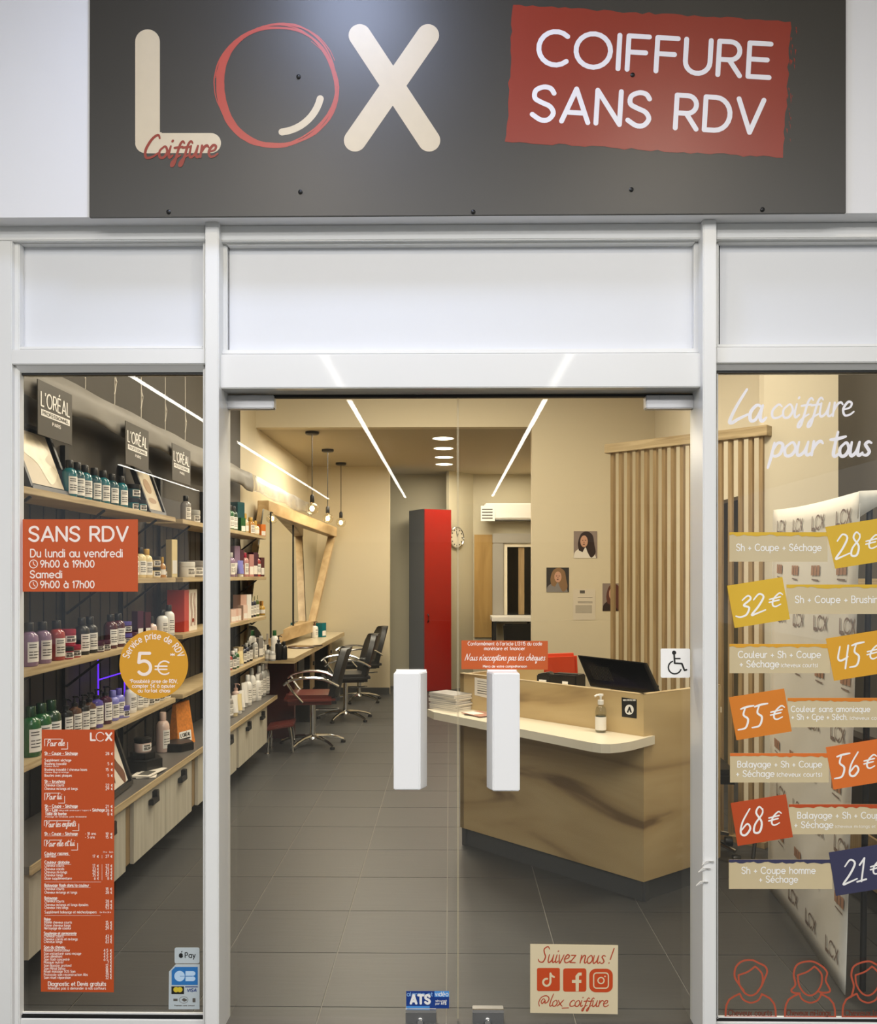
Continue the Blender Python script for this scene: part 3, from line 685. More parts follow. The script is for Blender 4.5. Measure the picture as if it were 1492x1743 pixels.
PL = '''Sh + Coupe + Séchage|76|132|1284.7|b|28 €
Supplément séchage|76|121|1296||
Brushing travaillé|76|113|1302||5 €
(cheveux courts)|76|100|1305.4|s|
Brushing travaillé / cheveux lisses|76|148|1312||15 €
(cheveux longs et mi-longs)|76|117|1315.6|s|
Boucles avec plaques|76|122|1322||5 €
Sh + brushing|76|110|1332.5|b|
Cheveux courts|76|109|1338.5||22 €
Cheveux mi-longs et longs|76|132|1344.5||29 €
Sh + Coupe + Séchage|76.5|132|1374.5|b|21 €
Sh + Cpe|77|98|1381|b|26 €
(dégradé américain / taper)|100|151|1380.5|s|
+ Séchage|153|178|1381|b|
Taille de barbe|77|113|1387.5|b|8 €
(Passage de tondeuse, juste nécessaire)|77|147|1391.3|s|
Sh + Coupe + Séchage|76|132|1421.5|b|19 €
- 18 ans|145|163|1421||
- 5 ans|145|161|1427||15 €
Couleur racines :|76|119|1455|b|
Prix  Sch|176|192|1451.5|s|
Soin mise|76|95|1459.5||27 €
Couleur globale :|76|121|1470|b|
Cheveux courts|76|109|1475.5||27 €
Cheveux carrés|76|109|1481||35 €
Cheveux mi-longs|76|114|1486.5||43 €
Cheveux longs|76|107|1491.5||51 €
Dose supplémentaire|76|122|1497||8 €
Balayage flash dans la couleur :|76|154|1509.3|b|
Cheveux courts|76|109|1515||18 €
Cheveux mi-longs et longs|76|131|1521||28 €
Balayage :|76|100|1531|b|
Cheveux courts|76|109|1536||28 €
Cheveux mi-longs et longs épaules|76|150|1542||40 €
Cheveux très longs|76|116|1547||53 €
Supplément balayage et mèches/papiers|76|164|1554.5||
De 10 à 30 €|170|189|1554|s|
Patine :|75.5|88|1567|b|
Patine cheveux courts|75.5|122|1572||15 €
Patine cheveux longs|75.5|120|1577||25 €
Nettoyage de couleur|75.5|121|1582||29 €
Souplesse et permanente|75|130|1591|b|
Cheveux courts|75|108|1595.5||43 €
Cheveux carrés et mi-longs|75|132|1600.5||53 €
Cheveux longs|75|106|1605||63 €
Soin du cheveu :|75|113|1614.5|b|
Mousse renforçateur|75|119|1619.5||4.5 €
Soin instantané sans rinçage|75|138|1625||4.5 €
Soin démêlant|75|106|1630||4.5 €
Soin flash concentré|75|118|1635||6.5 €
Masque nutritif|75|108|1640||7 €
Soin Booster profond|75|121|1645.5||12 €
Soin Métal Détox|75|111|1650.5||16 €
Rituel massage SOS Soin|75|128|1655.5||18 €
Protocole soin reconstruction Abs|75|149|1661||29 €
Soin rituel réparation|75|120|1666||32 €
Diagnostic et Devis gratuits|82|180|1678|B|
N'hésitez pas à demander à nos coiffeurs|82|180|1684.3||'''
for ln in PL.split('\n'):
    tx, a, b_, y, k, pr = ln.split('|'); a, b_, y = float(a), float(b_), float(y)
    cap, w = {'b': (4.9, 1.05), 's': (2.4, .42), 'B': (7, 1.25), '': (4.3, .68)}[k]
    f.text(tx, a, b_, y, cap, w)
    if k == 'b' and tx[0] not in '+T': f.stroke([(a, y+1.4), (b_, y+1.4)], .5, caps=False)
    if pr: f.text(pr, 192-3.2*len(pr)+.6, 192-max(0, (y-1300)/180), y+.3, 4.6, .75)
for y, p in ((1459.5, '17 €'), (1475.5, '17 €'), (1481, '23 €'), (1486.5, '29 €'), (1491.5, '35 €'), (1497, '6 €')):
    f.text(p, 168-2.6*len(p), 168, y+.3, 4.6, .7)
f.stroke([(173.5, 1455), (173.5, 1461)], .5); f.stroke([(173.5, 1471), (173.5, 1498)], .5)
f.stroke([(76, 1501.3), (172, 1501.3)], .5, caps=False); f.stroke([(76, 1558.3), (171, 1558.3)], .5, caps=False)
f.build('lettering', PINKW, t)
# payment stickers
SILV = mat('silver_sticker', 'c6d0d4', .3, .15)
t = decal('payment_sticker', 'small silver rounded pay sticker at the foot of the left window', 'sticker', rr(297, 1613, 339.3, 1640, 3), SILV)
f = F(YT)
f.disc(307.8, 1626.6, 3.6, 16, 4.1); f.poly([(308, 1621.6), (308.3, 1619.5), (310.4, 1618.2), (310, 1620.6)])
f.build('fruit_emblem', INK, t)
f = F(YT-.0004); f.disc(312.3, 1625.6, 1.7, 12); f.build('bite_mark', SILV, t)
f = F(YT); f.text('Pay', 315, 332, 1630, 8.4, 1.35); f.build('lettering', INK, t)
t = decal('card_logo_sticker', 'blue and silver bank card logos sticker below the small silver one', 'sticker', [(286.8, 1718), (339.5, 1718), (339.5, 1641.5), (299, 1641.5), (287.5, 1654)], SILV)
f = F(YT); f.poly([(292, 1652), (298, 1646), (336.5, 1646), (336.5, 1676.5), (292, 1676.5)]); f.build('blue_field', mat('card_blue', '2c72b5', .4, noise=.3, nscale=6), t)
f = F(YT-.0004); f.disc(305.5, 1661.5, 9, 24); f.poly([(315.6, 1653), (327, 1653)]+arc(328, 1657, 4.4, 4, -90, 90)+[(316, 1661), (316, 1662.4), (327, 1662.4)]+arc(328, 1666, 4.4, 4, -90, 90)+[(315.6, 1670)])
f.build('card_monogram', mat('pale_blue_print', 'bcd7f0', .4), t)
f = F(YT-.0008); f.stroke([(306, 1661.7), (316, 1661.7)], .8); f.build('monogram_slot', MATS['card_blue'], t)
f = F(YT); f.rect(291.6, 1679, 313, 1692); f.build('black_field', INK, t)
f = F(YT-.0004); f.disc(299.5, 1684.5, 4.6, 18); f.disc(306, 1684.5, 4.6, 18); f.build('twin_discs', mat('gold_print', 'd6bf3a', .4), t)
f = F(YT); f.rect(314.8, 1679, 336.5, 1680.6); f.build('blue_bar', mat('navy_print', '1f3a7c', .4), t)
f = F(YT); f.text('VISA', 318, 334, 1688, 5.2, 1.2, shear=.15); f.build('lettering', MATS['navy_print'], t)
f = F(YT); f.stroke(arc(312.5, 1702, 7.5, 5.5, 0, 360), .6); f.poly([(309, 1702), (313, 1698.5), (315, 1700), (319, 1702), (316, 1704), (313, 1705)]); f.rect(295, 1700, 302, 1704); f.rrect(327.5, 1699, 332.5, 1706, .8); f.text('Paiement sans contact', 297, 331, 1712.5, 2, .5); f.build('contactless_icons', PAPERG, t)
# notice on the right leaf
YD = YGD; YT = YD-.0007
t = decal('cheque_notice', 'orange no cheques notice taped on the glass above the right door handle', 'sticker', [(785, 1139), (932, 1140), (932, 1091), (785, 1090)], mat('notice_orange', 'c55a22', .5))
f = F(YT); f.text("Conformément à l'article L131.15 du code", 796, 922, 1098.5, 6, .95); f.text('monétaire et financier', 824, 893, 1106.5, 5.6, .95)
f.text("Nous n'acceptons pas les chèques", 791, 927, 1124, 11.5, 1.3, 0, script=True); f.text('Merci de votre compréhension', 822, 896, 1136.2, 4.2, .75); f.build('lettering', PINKW, t)
# accessibility
t = decal('accessibility_sticker', 'white wheelchair access sticker on the right door near the post', 'sticker', rr(1124, 1104, 1174, 1153.5, 2.5), PWHITE)
f = F(YT); f.disc(1146.8, 1111, 3.6, 16); f.stroke([(1147, 1115), (1147.8, 1129), (1160, 1129.5), (1164.5, 1141), (1168, 1140)], 3.0); f.stroke([(1147.5, 1121), (1157, 1121)], 2.2)
f.stroke(arc(1148, 1136, 11, 11, -110, -340), 2.4); f.build('wheelchair_symbol', INK, t)
# alarm sticker
t = decal('alarm_sticker', 'small blue alarm and video sticker above the left lock plate', 'sticker', quad(691, 1687, 764, 1716.5), mat('alarm_blue', '143a86', .4))
f = F(YT); f.rect(739, 1687, 764, 1697); f.rect(691, 1712.5, 731, 1716); f.build('light_blue_bar', mat('sky_print', '4f97e0', .4), t)
f = F(YT-.0004); f.text('alarme et', 692.5, 736, 1695.5, 7, .9); f.build('small_lettering', mat('pale_sky_print', '9cc6f2', .4), t)
f = F(YT-.0004); f.text('vidéo', 740.5, 762.5, 1695.5, 7.5, 1); f.build('small_lettering', PWHITE, t)
f = F(YT-.0008); f.text('ATS', 699, 731, 1708, 14, 4.2, gap=.3); f.text('sécurisé', 741, 760, 1705, 3.6, .6); f.text('par', 741, 748, 1710, 3.6, .6); f.text('ATS', 750.5, 759, 1710, 4.2, 1.2, gap=.3); f.build('lettering', PWHITE, t)
# social sticker
t = decal('social_media_sticker', 'beige follow us sticker with three orange icons low on the right door', 'sticker', [(902, 1724), (1051, 1726.5), (1051.5, 1609), (902, 1607)], BEIGE2)
f = F(YT); f.text('Suivez nous !', 916, 1040, 1638, 27, 2.2, 1, script=True); f.build('script_lettering', TERRA, t); f = F(YT); f.text('@lox_coiffure', 915, 1034, 1712.5, 21, 1.9, .5, script=True); f.build('script_lettering', TERRA, t)
ic = mat('icon_orange', 'c4481c', .5)
f = F(YT); f.rrect(913.5, 1647.5, 952.5, 1687, 3); f.build('icon_tile', ic, t)
f = F(YT); f.rrect(958, 1648.3, 997.5, 1688, 4); f.build('icon_tile', ic, t)
f = F(YT); f.rrect(1002.5, 1649, 1042.5, 1689, 11); f.build('icon_tile', ic, t)
f = F(YT-.0004); f.stroke(arc(930, 1672, 6, 6, -80, -360), 3.4); f.stroke([(936.5, 1672), (936.5, 1657)], 3.4); f.stroke([(936.5, 1657), (938.5, 1661), (942.5, 1663)], 3.2); f.build('note_emblem', BEIGE2, t)
f = F(YT-.0004); f.stroke([(989.5, 1658), (985, 1658), (982, 1661.5), (982, 1687.5)], 5, caps=False); f.stroke([(973, 1670.5), (989, 1670.5)], 5, caps=False); f.build('letter_f_emblem', BEIGE2, t)
f = F(YT-.0004); f.stroke(arc(1030, 1661, 5, 5, -90, 0)+arc(1030, 1677, 5, 5, 0, 90)+arc(1015, 1677, 5, 5, 90, 180)+arc(1015, 1661, 5, 5, 180, 270)+[(1030, 1656)], 2); f.stroke(arc(1022.5, 1669, 5.2, 5.2, 0, 360), 2.1); f.disc(1029.3, 1662, 1.4, 8); f.build('camera_emblem', BEIGE2, t)
# --- right window prints
YD = YW_; YT = YD-.0007
t = thing('window_slogan', 'white brush script slogan across the top of the right window', 'window lettering', P(1360, 800, YD))
f = F(YD); f.text('La', 1240, 1299, 721, 56, 6, -4, script=True); f.text('coiffure', 1310, 1450, 712, 46, 4.2, -2, script=True); f.text('pour', 1309, 1396, 777, 46, 5.5, -2, script=True); f.text('tous', 1412, 1480, 777, 46, 6, -2, script=True)
f.build('lettering', SIGNW, t)
CARD = {'y1': mat('card_yellow', 'd9b030', .5), 'y2': mat('card_amber', 'dba02a', .5), 'o1': mat('card_orange', 'd67e26', .5), 'o2': mat('card_deep_orange', 'd9702a', .5), 'r': mat('card_red_orange', 'b84a1f', .5), 'n': mat('card_navy', '3a3a56', .5)}
ROWS = [
 (1241, 906, 1408, 956, 'y1', (1404, 897, 1421, 968), '28€', (1421, 952, 1494, 40), [('Sh + Coupe + Séchage', 1253, 1397, 937.5, 11.5, 1.6)], 'yellow 28€', 'topmost'),
 (1338, 995, 1560, 1045, 'y1', (1237, 997, 1250, 1069), '32€', (1256, 1051, 1330, 34), [('Sh + Coupe + Brushing', 1353, 1502, 1026, 11.5, 1.6)], 'yellow 32€', 'second'),
 (1241, 1096, 1412, 1146, 'y2', (1405, 1087, 1419, 1159), '45€', (1424, 1140, 1496, 40), [('Couleur + Sh + Coupe', 1256, 1396, 1119.5, 11, 1.6), ('+ Séchage', 1259, 1325, 1135.5, 11, 1.6), ('(cheveux courts)', 1329, 1391, 1135.5, 7, .9)], 'amber 45€', 'third'),
 (1340, 1188, 1560, 1238, 'o1', (1240, 1187, 1253, 1260), '55€', (1256, 1243, 1333, 38), [('Couleur sans amoniaque', 1346, 1480, 1211.5, 9.5, 1.4), ('+ Sh + Cpe + Séch.', 1347, 1441, 1225, 9.5, 1.4), ('(cheveux courts)', 1446, 1508, 1225, 6, .8)], 'orange 55€', 'fourth'),
 (1242, 1282, 1410, 1332, 'o2', (1405, 1272, 1418, 1344), '56€', (1420, 1326, 1490, 40), [('Balayage + Sh + Coupe', 1255, 1398, 1306, 10.5, 1.6), ('+ Séchage', 1253, 1317, 1322, 10.5, 1.6), ('(cheveux courts)', 1322, 1398, 1322, 8, 1.1)], 'deep orange 56€', 'fifth'),
 (1342, 1369, 1560, 1420, 'r', (1243, 1367, 1255, 1440), '68€', (1258, 1423, 1328, 44), [('Balayage + Sh + Coupe', 1357, 1505, 1393, 10.5, 1.6), ('+ Séchage', 1352, 1417, 1409, 10.5, 1.6), ('(cheveux mi-longs et longs)', 1421, 1512, 1409, 5, .6)], 'red orange 68€', 'sixth'),
 (1240, 1463, 1416, 1513, 'n', (1410, 1451, 1422, 1525), '21€', (1434, 1506, 1500, 40), [('Sh + Coupe homme', 1262, 1387, 1487, 11, 1.6), ('+ Séchage', 1292, 1357, 1502, 11, 1.6)], 'navy 21€', 'lowest'),
]
for x0, y0, x1, y1, ck, (tx, ty, bx, by), pr, (px0, pb, px1, pc_), lines, word, orn in ROWS:
    t = decal('price_strip', f'beige price strip with a tilted {word} card, {orn} on the right window', 'sticker', quad(x0, y0, x1, y1), BEIGE, 'price strips on the right window')
    f = F(YT-.0002); f.poly([(x0, y0), (x1, y0)]+jag([(x1, y0+6), (x0, y0+5)], 1.8, 6, (0,))); f.build('brush_edge', CARD[ck], t)
    dx, dy = 94, -15
    q = MB(); q.plate([P(x, y, YT-.0012) for x, y in ((bx, by), (bx+dx, by+dy), (tx+dx, ty+dy), (tx, ty))], (0, .001, 0)); q.build('price_card', CARD[ck], t)
    f = F(YT-.0018); f.text(pr[:2], px0, px0+(px1-px0)*.62, pb, pc_, 3.6, -9, script=True); f.text('€', px0+(px1-px0)*.7, px1, pb-14, 27, 3.0, -9, script=True); f.build('price_figures', PWHITE, t)
    f = F(YT-.0002)
    for l in lines: f.text(*l)
    f.build('lettering', PWHITE, t)
# head outlines
def M4(pts): return [(1180+x/4.324, 1336+y/4.324) for x, y in pts]
OUT = mat('outline_orange', 'b4533a', .5); OUTD = mat('caption_brown', '6b3527', .5)
def headicon(label, hair, dx, cap, cx0, cx1):
    t = thing('head_outline_sticker', label, 'sticker', P(1277+dx, 1738, YD), 'head outline stickers on the right window')
    f = F(YD); sh = lambda pts: [(x+dx, y) for x, y in M4(pts)]
    f.stroke(sh([(340, 1537), (300, 1555), (262, 1580), (242, 1620), (236, 1660), (235, 1708), (605, 1708), (603, 1655), (592, 1610), (560, 1570), (520, 1548), (500, 1540)]), 3.2)
    f.stroke(sh(spline([(340, 1537), (365, 1580), (420, 1603), (475, 1585), (503, 1540)])), 3.0)
    f.stroke(sh(spline([(330, 1400), (338, 1470), (375, 1530), (420, 1550), (465, 1530), (502, 1470), (506, 1400), (480, 1360), (452, 1336)])+spline([(452, 1336), (400, 1375), (330, 1400)])), 3.0)
    for h in hair: f.stroke(sh(spline(h)), 3.2)
    f.build('outline', OUT, t)
    f = F(YD-.0004); f.text(cap, cx0, cx1, 1728.5, 9, 1.5); f.build('caption', OUTD, t)
headicon('orange outline of a head with short hair, first of the row at the window foot', [[(368, 1512), (335, 1470), (302, 1410), (312, 1340), (360, 1297), (430, 1290), (480, 1312), (525, 1335), (541, 1375), (520, 1430), (500, 1480), (472, 1518)]], 0, 'Cheveux courts', 1239, 1313)
headicon('orange outline of a head with a chin length bob, second of the row', [[(345, 1535), (300, 1530), (282, 1510), (312, 1470), (300, 1390), (330, 1320), (425, 1298), (500, 1330), (545, 1380), (535, 1440), (568, 1515), (520, 1530), (480, 1520)]], 101, 'Cheveux mi-longs', 1338, 1413)
headicon('orange outline of a head with long hair, third of the row, cut by the edge', [[(300, 1560), (318, 1480), (300, 1400), (325, 1330), (425, 1298), (490, 1325), (545, 1345), (555, 1440), (545, 1500), (560, 1560)]], 199, 'Cheveux longs', 1437, 1512)
# ================================================================== LAMPS
def strip(label, ratio, y0, y1, z=3.97):
    x = ratio*(z-CAMZ)
    t = thing('strip_light', label, 'ceiling light', (x, (y0+y1)/2, z), 'strip lights of the mall ceiling')
    MB().box((x-.05, y0, z), (x+.05, y1, z+.028)).build('housing', ALU, t)
    MB().box((x-.034, y0+.02, z-.006), (x+.034, y1-.02, z)).build('diffuser', STRIPM, t)
strip('long white strip light of the mall ceiling, outermost, mirrored in the left pane', -1.60, -24.5, -4.2)
strip('long white strip light of the mall ceiling mirrored in the left door leaf', -.575, -24.0, -4.2)
strip('long white strip light of the mall ceiling mirrored in the right door leaf', .545, -23.5, -4.2)
strip('white strip light far along the mall ceiling, mirrored short in the left pane', -3.0, -21.8, -15.8)
def spot(name, label, x, y, r, m, z=3.985, dome=.075):
    t = thing(name, label, 'ceiling light', (x, y, z))
    MB().lathe([(r+.02, .0), (r+.02, .014), (r, .014)], (x, y, z), 24).build('trim_ring', ALU, t)
    MB().lathe([(0, -dome), (r*.6, -dome*.8), (r*.92, -dome*.35), (r, .0), (r, .004), (0, .004)], (x, y, z), 24).build('diffuser', m, t)
spot('ceiling_spotlight', 'warm ceiling spotlight in front of the sign lettering', -.83, -2.35, .085, SPOTM)
spot('ceiling_spotlight', 'warm ceiling spotlight in front of the red sign panel', 1.2, -2.35, .085, SPOTM)
spot('ceiling_panel_light', 'bluish round panel light close above the fascia sign', -.40, -.9, .22, SPOTB, dome=.04)
# recessed downlights of the dropped ceiling
for k, (px, py) in enumerate(((754, 746), (754.5, 763), (755.5, 778), (755.5, 790))):
    c = PZ(px, py, ZD)
    t = thing('recessed_downlight', f'round recessed downlight in the dropped ceiling, {("nearest", "second", "third", "farthest")[k]} of the row of four', 'ceiling light', (c.x, c.y, ZD), 'row of recessed downlights')
    MB().lathe([(.105, 0), (.118, -.006), (.118, 0)], (c.x, c.y, ZD), 24).build('trim_ring', WHITEP, t)
    MB().lathe([(0, -.002), (.104, -.002), (.104, 0), (0, 0)], (c.x, c.y, ZD-.001), 24).build('diffuser', DOWN, t)
# pendants
for k, (px, py, bx, by) in enumerate(((531, 735, 531, 865), (557.5, 765, 557, 882), (580, 788, 579, 889))):
    c = PZ(px, py, ZD); z = P(bx, by, c.y).z
    t = thing('pendant_lamp', f'pendant lamp with a bare globe bulb on a black cord, {("nearest", "middle", "farthest")[k]} of three', 'lamp', (c.x, c.y, z), 'bare bulb pendants over the styling counter')
    MB().lathe([(.0, 0), (.068, 0), (.068, -.022), (.055, -.03), (0, -.03)], (c.x, c.y, ZD), 20).build('canopy', BLKM, t)
    MB().tube([(c.x, c.y, ZD-.03), (c.x, c.y, z+.13)], .0045, 6).build('cord', BLKM, t)
    MB().lathe([(.0, .135), (.012, .135), (.021, .12), (.022, .06), (.018, .055), (0, .055)], (c.x, c.y, z), 14).build('socket', BLKM, t)
    MB().lathe([(.014, .06), (.02, .05), (.045, .04), (.062, .015), (.064, -.008), (.056, -.034), (.036, -.054), (0, -.064)], (c.x, c.y, z), 20).build('globe_bulb', BULBGLASS, t)
    MB().ball((c.x, c.y, z-.004), .023, sz=1.2).build('filament', FILA, t)

# ================================================================== LEFT RACKS
SX, SB = -1.63, XL+.015
SHZ = (1.92, 1.562, 1.212, .848)
DS = mat('shaded_dark_slat', '120e0b', .5)  # slat brown taken near black for the shade between shelves
BAYS = ((.20, 2.19), (2.33, 4.76))
ORD = ['first', 'second', 'third', 'fourth', 'fifth', 'sixth', 'seventh', 'eighth', 'ninth', 'tenth', 'eleventh', 'twelfth', 'thirteenth', 'fourteenth']
for k, (ya, yb) in enumerate(BAYS):
    t = thing('product_rack', ('oak and black metal product rack behind the left window', 'oak and black metal product rack seen through the left door leaf')[k], 'rack', (SB, (ya+yb)/2, .5), 'wall racks of hair products')
    for z in SHZ:
        MB().box((SB, ya, z-.028), (SX, yb, z)).build('shelf', OAK, t, bev=.002)
    for i in range(int((yb-ya)/.13)):       # dark slats, extended over the whole back to paint in shelf shade
        y = ya+.01+i*.13; MB().box((XL+.001, y, .507), (XL+.012, y+.118, SHZ[0]-.03)).build('shaded_back_slat', DS, t)
    n = 3
    for i in range(n):
        y = ya+.25+(yb-ya-.5)*i/(n-1)
        MB().box((SB-.012, y-.02, .5), (SB+.012, y+.02, 2.2)).build('upright', BLKM, t)
        for z in SHZ:
            MB().beam((SB+.012, y, z-.17), (SX-.03, y, z-.03), .008, .012).build('brace', BLKM, t)
# glowing tubes put in for a violet reflection over the bottles
t = thing('violet_reflection', 'violet glowing rectangle standing in for a reflection behind the bottles', 'light', (-1.80, 1.15, .86))
ya, yb = PX(167, 1100, -1.80).y, PX(212, 1100, -1.80).y
for y in (ya, yb): MB().tube([(-1.80, y, .86), (-1.80, y, 1.182)], .0035, 6).build('tube', REFLV, t)
for z in (1.04, 1.178): MB().tube([(-1.80, ya, z), (-1.80, yb, z)], .0035, 6).build('tube', REFLV, t)
# worktop and drawer units
WX = -1.545
t = MB().box((SB, .20, .475), (WX, 4.80, .505)).build('worktop', GREYTOP, tag=T('long low grey worktop with an oak edge under the product racks', 'worktop'))
MB().box((WX, .20, .473), (WX+.008, 4.80, .506)).build('edge_band', OAK, t)
UN = ((.22, 1.20, 'nearest the window'), (1.30, 2.28, 'second from the window'), (2.40, 3.39, 'third from the window'), (3.45, 4.46, 'farthest from the window'))
for k, (ya, yb, w) in enumerate(UN):
    t = thing('drawer_unit', f'low drawer unit with pale wood fronts and black tab handles, {w}', 'cabinet', (SB, (ya+yb)/2, .16), 'drawer units under the racks')
    MB().box((SB, ya-.045, .155), (WX-.035, yb, .474)).build('carcass', OAKV, t)
    for i in range(2):
        y0 = ya+(yb-ya)*i/2+.004; y1 = ya+(yb-ya)*(i+1)/2-.004
        d = MB().box((WX-.034, y0, .150), (WX-.014, y1, .468)).build('drawer', PALEW, t, bev=.0015)
        ym = (y0+y1)/2+.02
        MB().plate([(WX-.014, ym-.055, .412), (WX+.012, ym-.055, .418), (WX+.014, ym-.055, .384), (WX-.014, ym-.055, .384)], (0, .10, 0)).box((WX-.014, ym+.005, .40), (WX+.012, ym+.045, .446)).build('handle', BLK, d, bev=.003)
    MB().box((SB, ya, 0), (WX-.2, yb, .155)).build('plinth', BLKM, t)

# ------------------------------------------------------------------ hair product makers
LBL = mat('product_label', 'ece8e0', .5)
PM = {k: mat(k+'_plastic', c, .22, coat=.3) for k, c in dict(teal='0f6a75', dark_teal='0d4a52', lilac='8f7391', coral_red='a33a38', crimson='a31d3c', black='17120f', burgundy='4a1524', plum='4a2038', green='1d5a2c', dark_green='133a20', violet='5a4fa0', pale_violet='7f7fc8', white='e6e2d8', silver='b4b4b0', cream='e6d3a0', gold='c59a3e', amber='b8823a', pink='d9b0a0', rose='c08a86', navy='20283c', olive='4a5a22', brown='5c4030', grey='8a8682', beige='c9b48c', orange='d8762a', red='b8281c', blush='e4c8ba').items()}
def lathe_body(kind, r, h):
    if kind == 'bottle': return [(r*.92, 0), (r, .004), (r, h*.62), (r*.93, h*.70), (r*.68, h*.765), (r*.42, h*.79), (r*.42, h*.81)]
    if kind == 'pump': return [(r*.92, 0), (r, .004), (r, h*.60), (r*.9, h*.66), (r*.45, h*.70), (r*.40, h*.74)]
    if kind == 'jar': return [(r*.94, 0), (r, .004), (r, h*.66), (r*.9, h*.68)]
def product(kind, label, x, y, z, r, h, body, cap='black', group=None, face=25, lbl=True):
    NM = dict(bottle='shampoo_bottle', pump='pump_bottle', jar='hair_mask_jar', carton='product_carton', tube='cream_tube', flask='oil_flask')
    CT = dict(bottle='bottle', pump='bottle', jar='jar', carton='box', tube='tube', flask='bottle')
    t = local(thing(NM[kind], label, CT[kind], (0, 0, 0), group))
    if kind in ('bottle', 'pump', 'jar'):
        MB().lathe(lathe_body(kind, r, h), n=16).build('body', PM[body], t)
        if kind == 'bottle': MB().lathe([(r*.5, h*.80), (r*.52, h*.81), (r*.5, h*.985), (r*.45, h), (0, h)], n=14).build('cap', PM[cap], t)
        if kind == 'jar': MB().lathe([(r*1.02, h*.68), (r*1.03, h*.70), (r*1.02, h*.98), (r*.96, h), (0, h)], n=16).build('lid', PM[cap], t)
        if kind == 'pump':
            q = MB().lathe([(r*.46, h*.73), (r*.48, h*.80), (r*.2, h*.82), (r*.15, h*.92), (r*.3, h*.93), (r*.3, h*.97), (0, h*.975)], n=12)
            q.tube([(0, 0, h*.95), (r*.8, 0, h*.955), (r*1.15, 0, h*.92)], r*.13, 6); q.build('pump_head', PM[cap], t)
        if lbl:
            z0, z1 = (h*.10, h*.56) if kind != 'jar' else (h*.12, h*.58); rr_ = r*1.012; n = 8; a = math.radians(46)
            q = MB(); q.smooth = True; pts = []
            for i in range(n+1):
                w = -a+2*a*i/n; pts += [(rr_*math.cos(w), rr_*math.sin(w), z0), (rr_*math.cos(w), rr_*math.sin(w), z1)]
            q.add(pts, [(2*i, 2*i+2, 2*i+3, 2*i+1) for i in range(n)])
            lb = q.build('label', LBL, t)
            q = MB(); rr_ = r*1.02
            for zz, w0 in ((.86, .55), (.74, .55), (.5, .75), (.36, .75), (.22, .6)):
                zc = z0+(z1-z0)*zz; aa = a*w0; pts = []
                for i in range(5):
                    w = -a*.8+2*aa*i/4; pts += [(rr_*math.cos(w), rr_*math.sin(w), zc-.0022), (rr_*math.cos(w), rr_*math.sin(w), zc+.0022)]
                q.add(pts, [(2*i, 2*i+2, 2*i+3, 2*i+1) for i in range(4)])
            q.build('label_print', PAPERG, lb)
    elif kind == 'carton':
        MB().box((-r, -r, 0), (r, r, h)).build('carton', PM[body], t, bev=.0015)
        if lbl: MB().box((r+.0002, -r*.8, h*.1), (r+.001, r*.8, h*.45)).build('label', LBL, t)
    elif kind == 'tube':
        q = MB(); q.smooth = True; n = 12; pts = []
        for i in range(5):
            s = i/4
            for k in range(n):
                w = 2*PI*k/n; pts.append((r*(1-.9*s)*math.cos(w), r*(1+.2*s)*math.sin(w), h*(.18+.82*s)))
        q.add(pts, [(i*n+k, i*n+(k+1) % n, (i+1)*n+(k+1) % n, (i+1)*n+k) for i in range(4) for k in range(n)]+[tuple(range(4*n, 5*n))]); q.build('body', PM[body], t)
        MB().lathe([(r*.75, 0), (r*.8, h*.02), (r*.8, h*.18), (0, h*.18)], n=12).build('cap', PM[cap], t)
    elif kind == 'flask':
        MB().lathe([(r*.9, 0), (r, .004), (r, h*.5), (r*.8, h*.62), (r*.35, h*.68), (r*.3, h*.72)], n=14).build('body', PM[body], t)
        MB().lathe([(r*.42, h*.71), (r*.42, h*.96), (r*.36, h), (0, h)], n=12).build('cap', PM[cap], t)
        if lbl: MB().lathe([(r*1.01, h*.14), (r*1.012, h*.4)], n=14, caps=False).build('label', LBL, t)
    t.location = (x, y, z); t.rotation_euler = (0, 0, -math.radians(face))
    return t
def row(items, z, X, where, group):
    """items: (px, kind, r, h, colour, cap[, dX]) laid from the window inwards along the shelf."""
    cnt = {}
    for it in items:
        px, kind, r, h, colr = it[:5]; cap = it[5] if len(it) > 5 else 'black'; dx = it[6] if len(it) > 6 else 0; dz = it[7] if len(it) > 7 else 0
        word = dict(bottle='bottle', pump='pump bottle', jar='jar', carton='carton', tube='tube', flask='flask')[kind]
        cl = colr.replace('_', ' ')
        key = cl+word; cnt[key] = cnt.get(key, 0)+1
    tot = dict(cnt); cur = {}
    for it in items:
        px, kind, r, h, colr = it[:5]; cap = it[5] if len(it) > 5 else 'black'; dx = it[6] if len(it) > 6 else 0; dz = it[7] if len(it) > 7 else 0
        word = dict(bottle='bottle', pump='pump bottle', jar='jar', carton='carton', tube='tube', flask='flask')[kind]
        cl = colr.replace('_', ' '); key = cl+word; cur[key] = cur.get(key, 0)+1
        if dz: lab = f'{cl} {word} stacked on another, {where}'
        elif tot[key] == 1: lab = f'the only {cl} {word} on {where}'
        else: lab = f'{ORD[cur[key]-1]} {cl} {word} from the street on {where}'
        y = PX(px, 1000, X+dx).y
        product(kind, lab, X+dx, y, z+dz+.0005, r, h, colr, cap, group)
B1 = 'of the window rack'; B2 = 'of the inner rack'
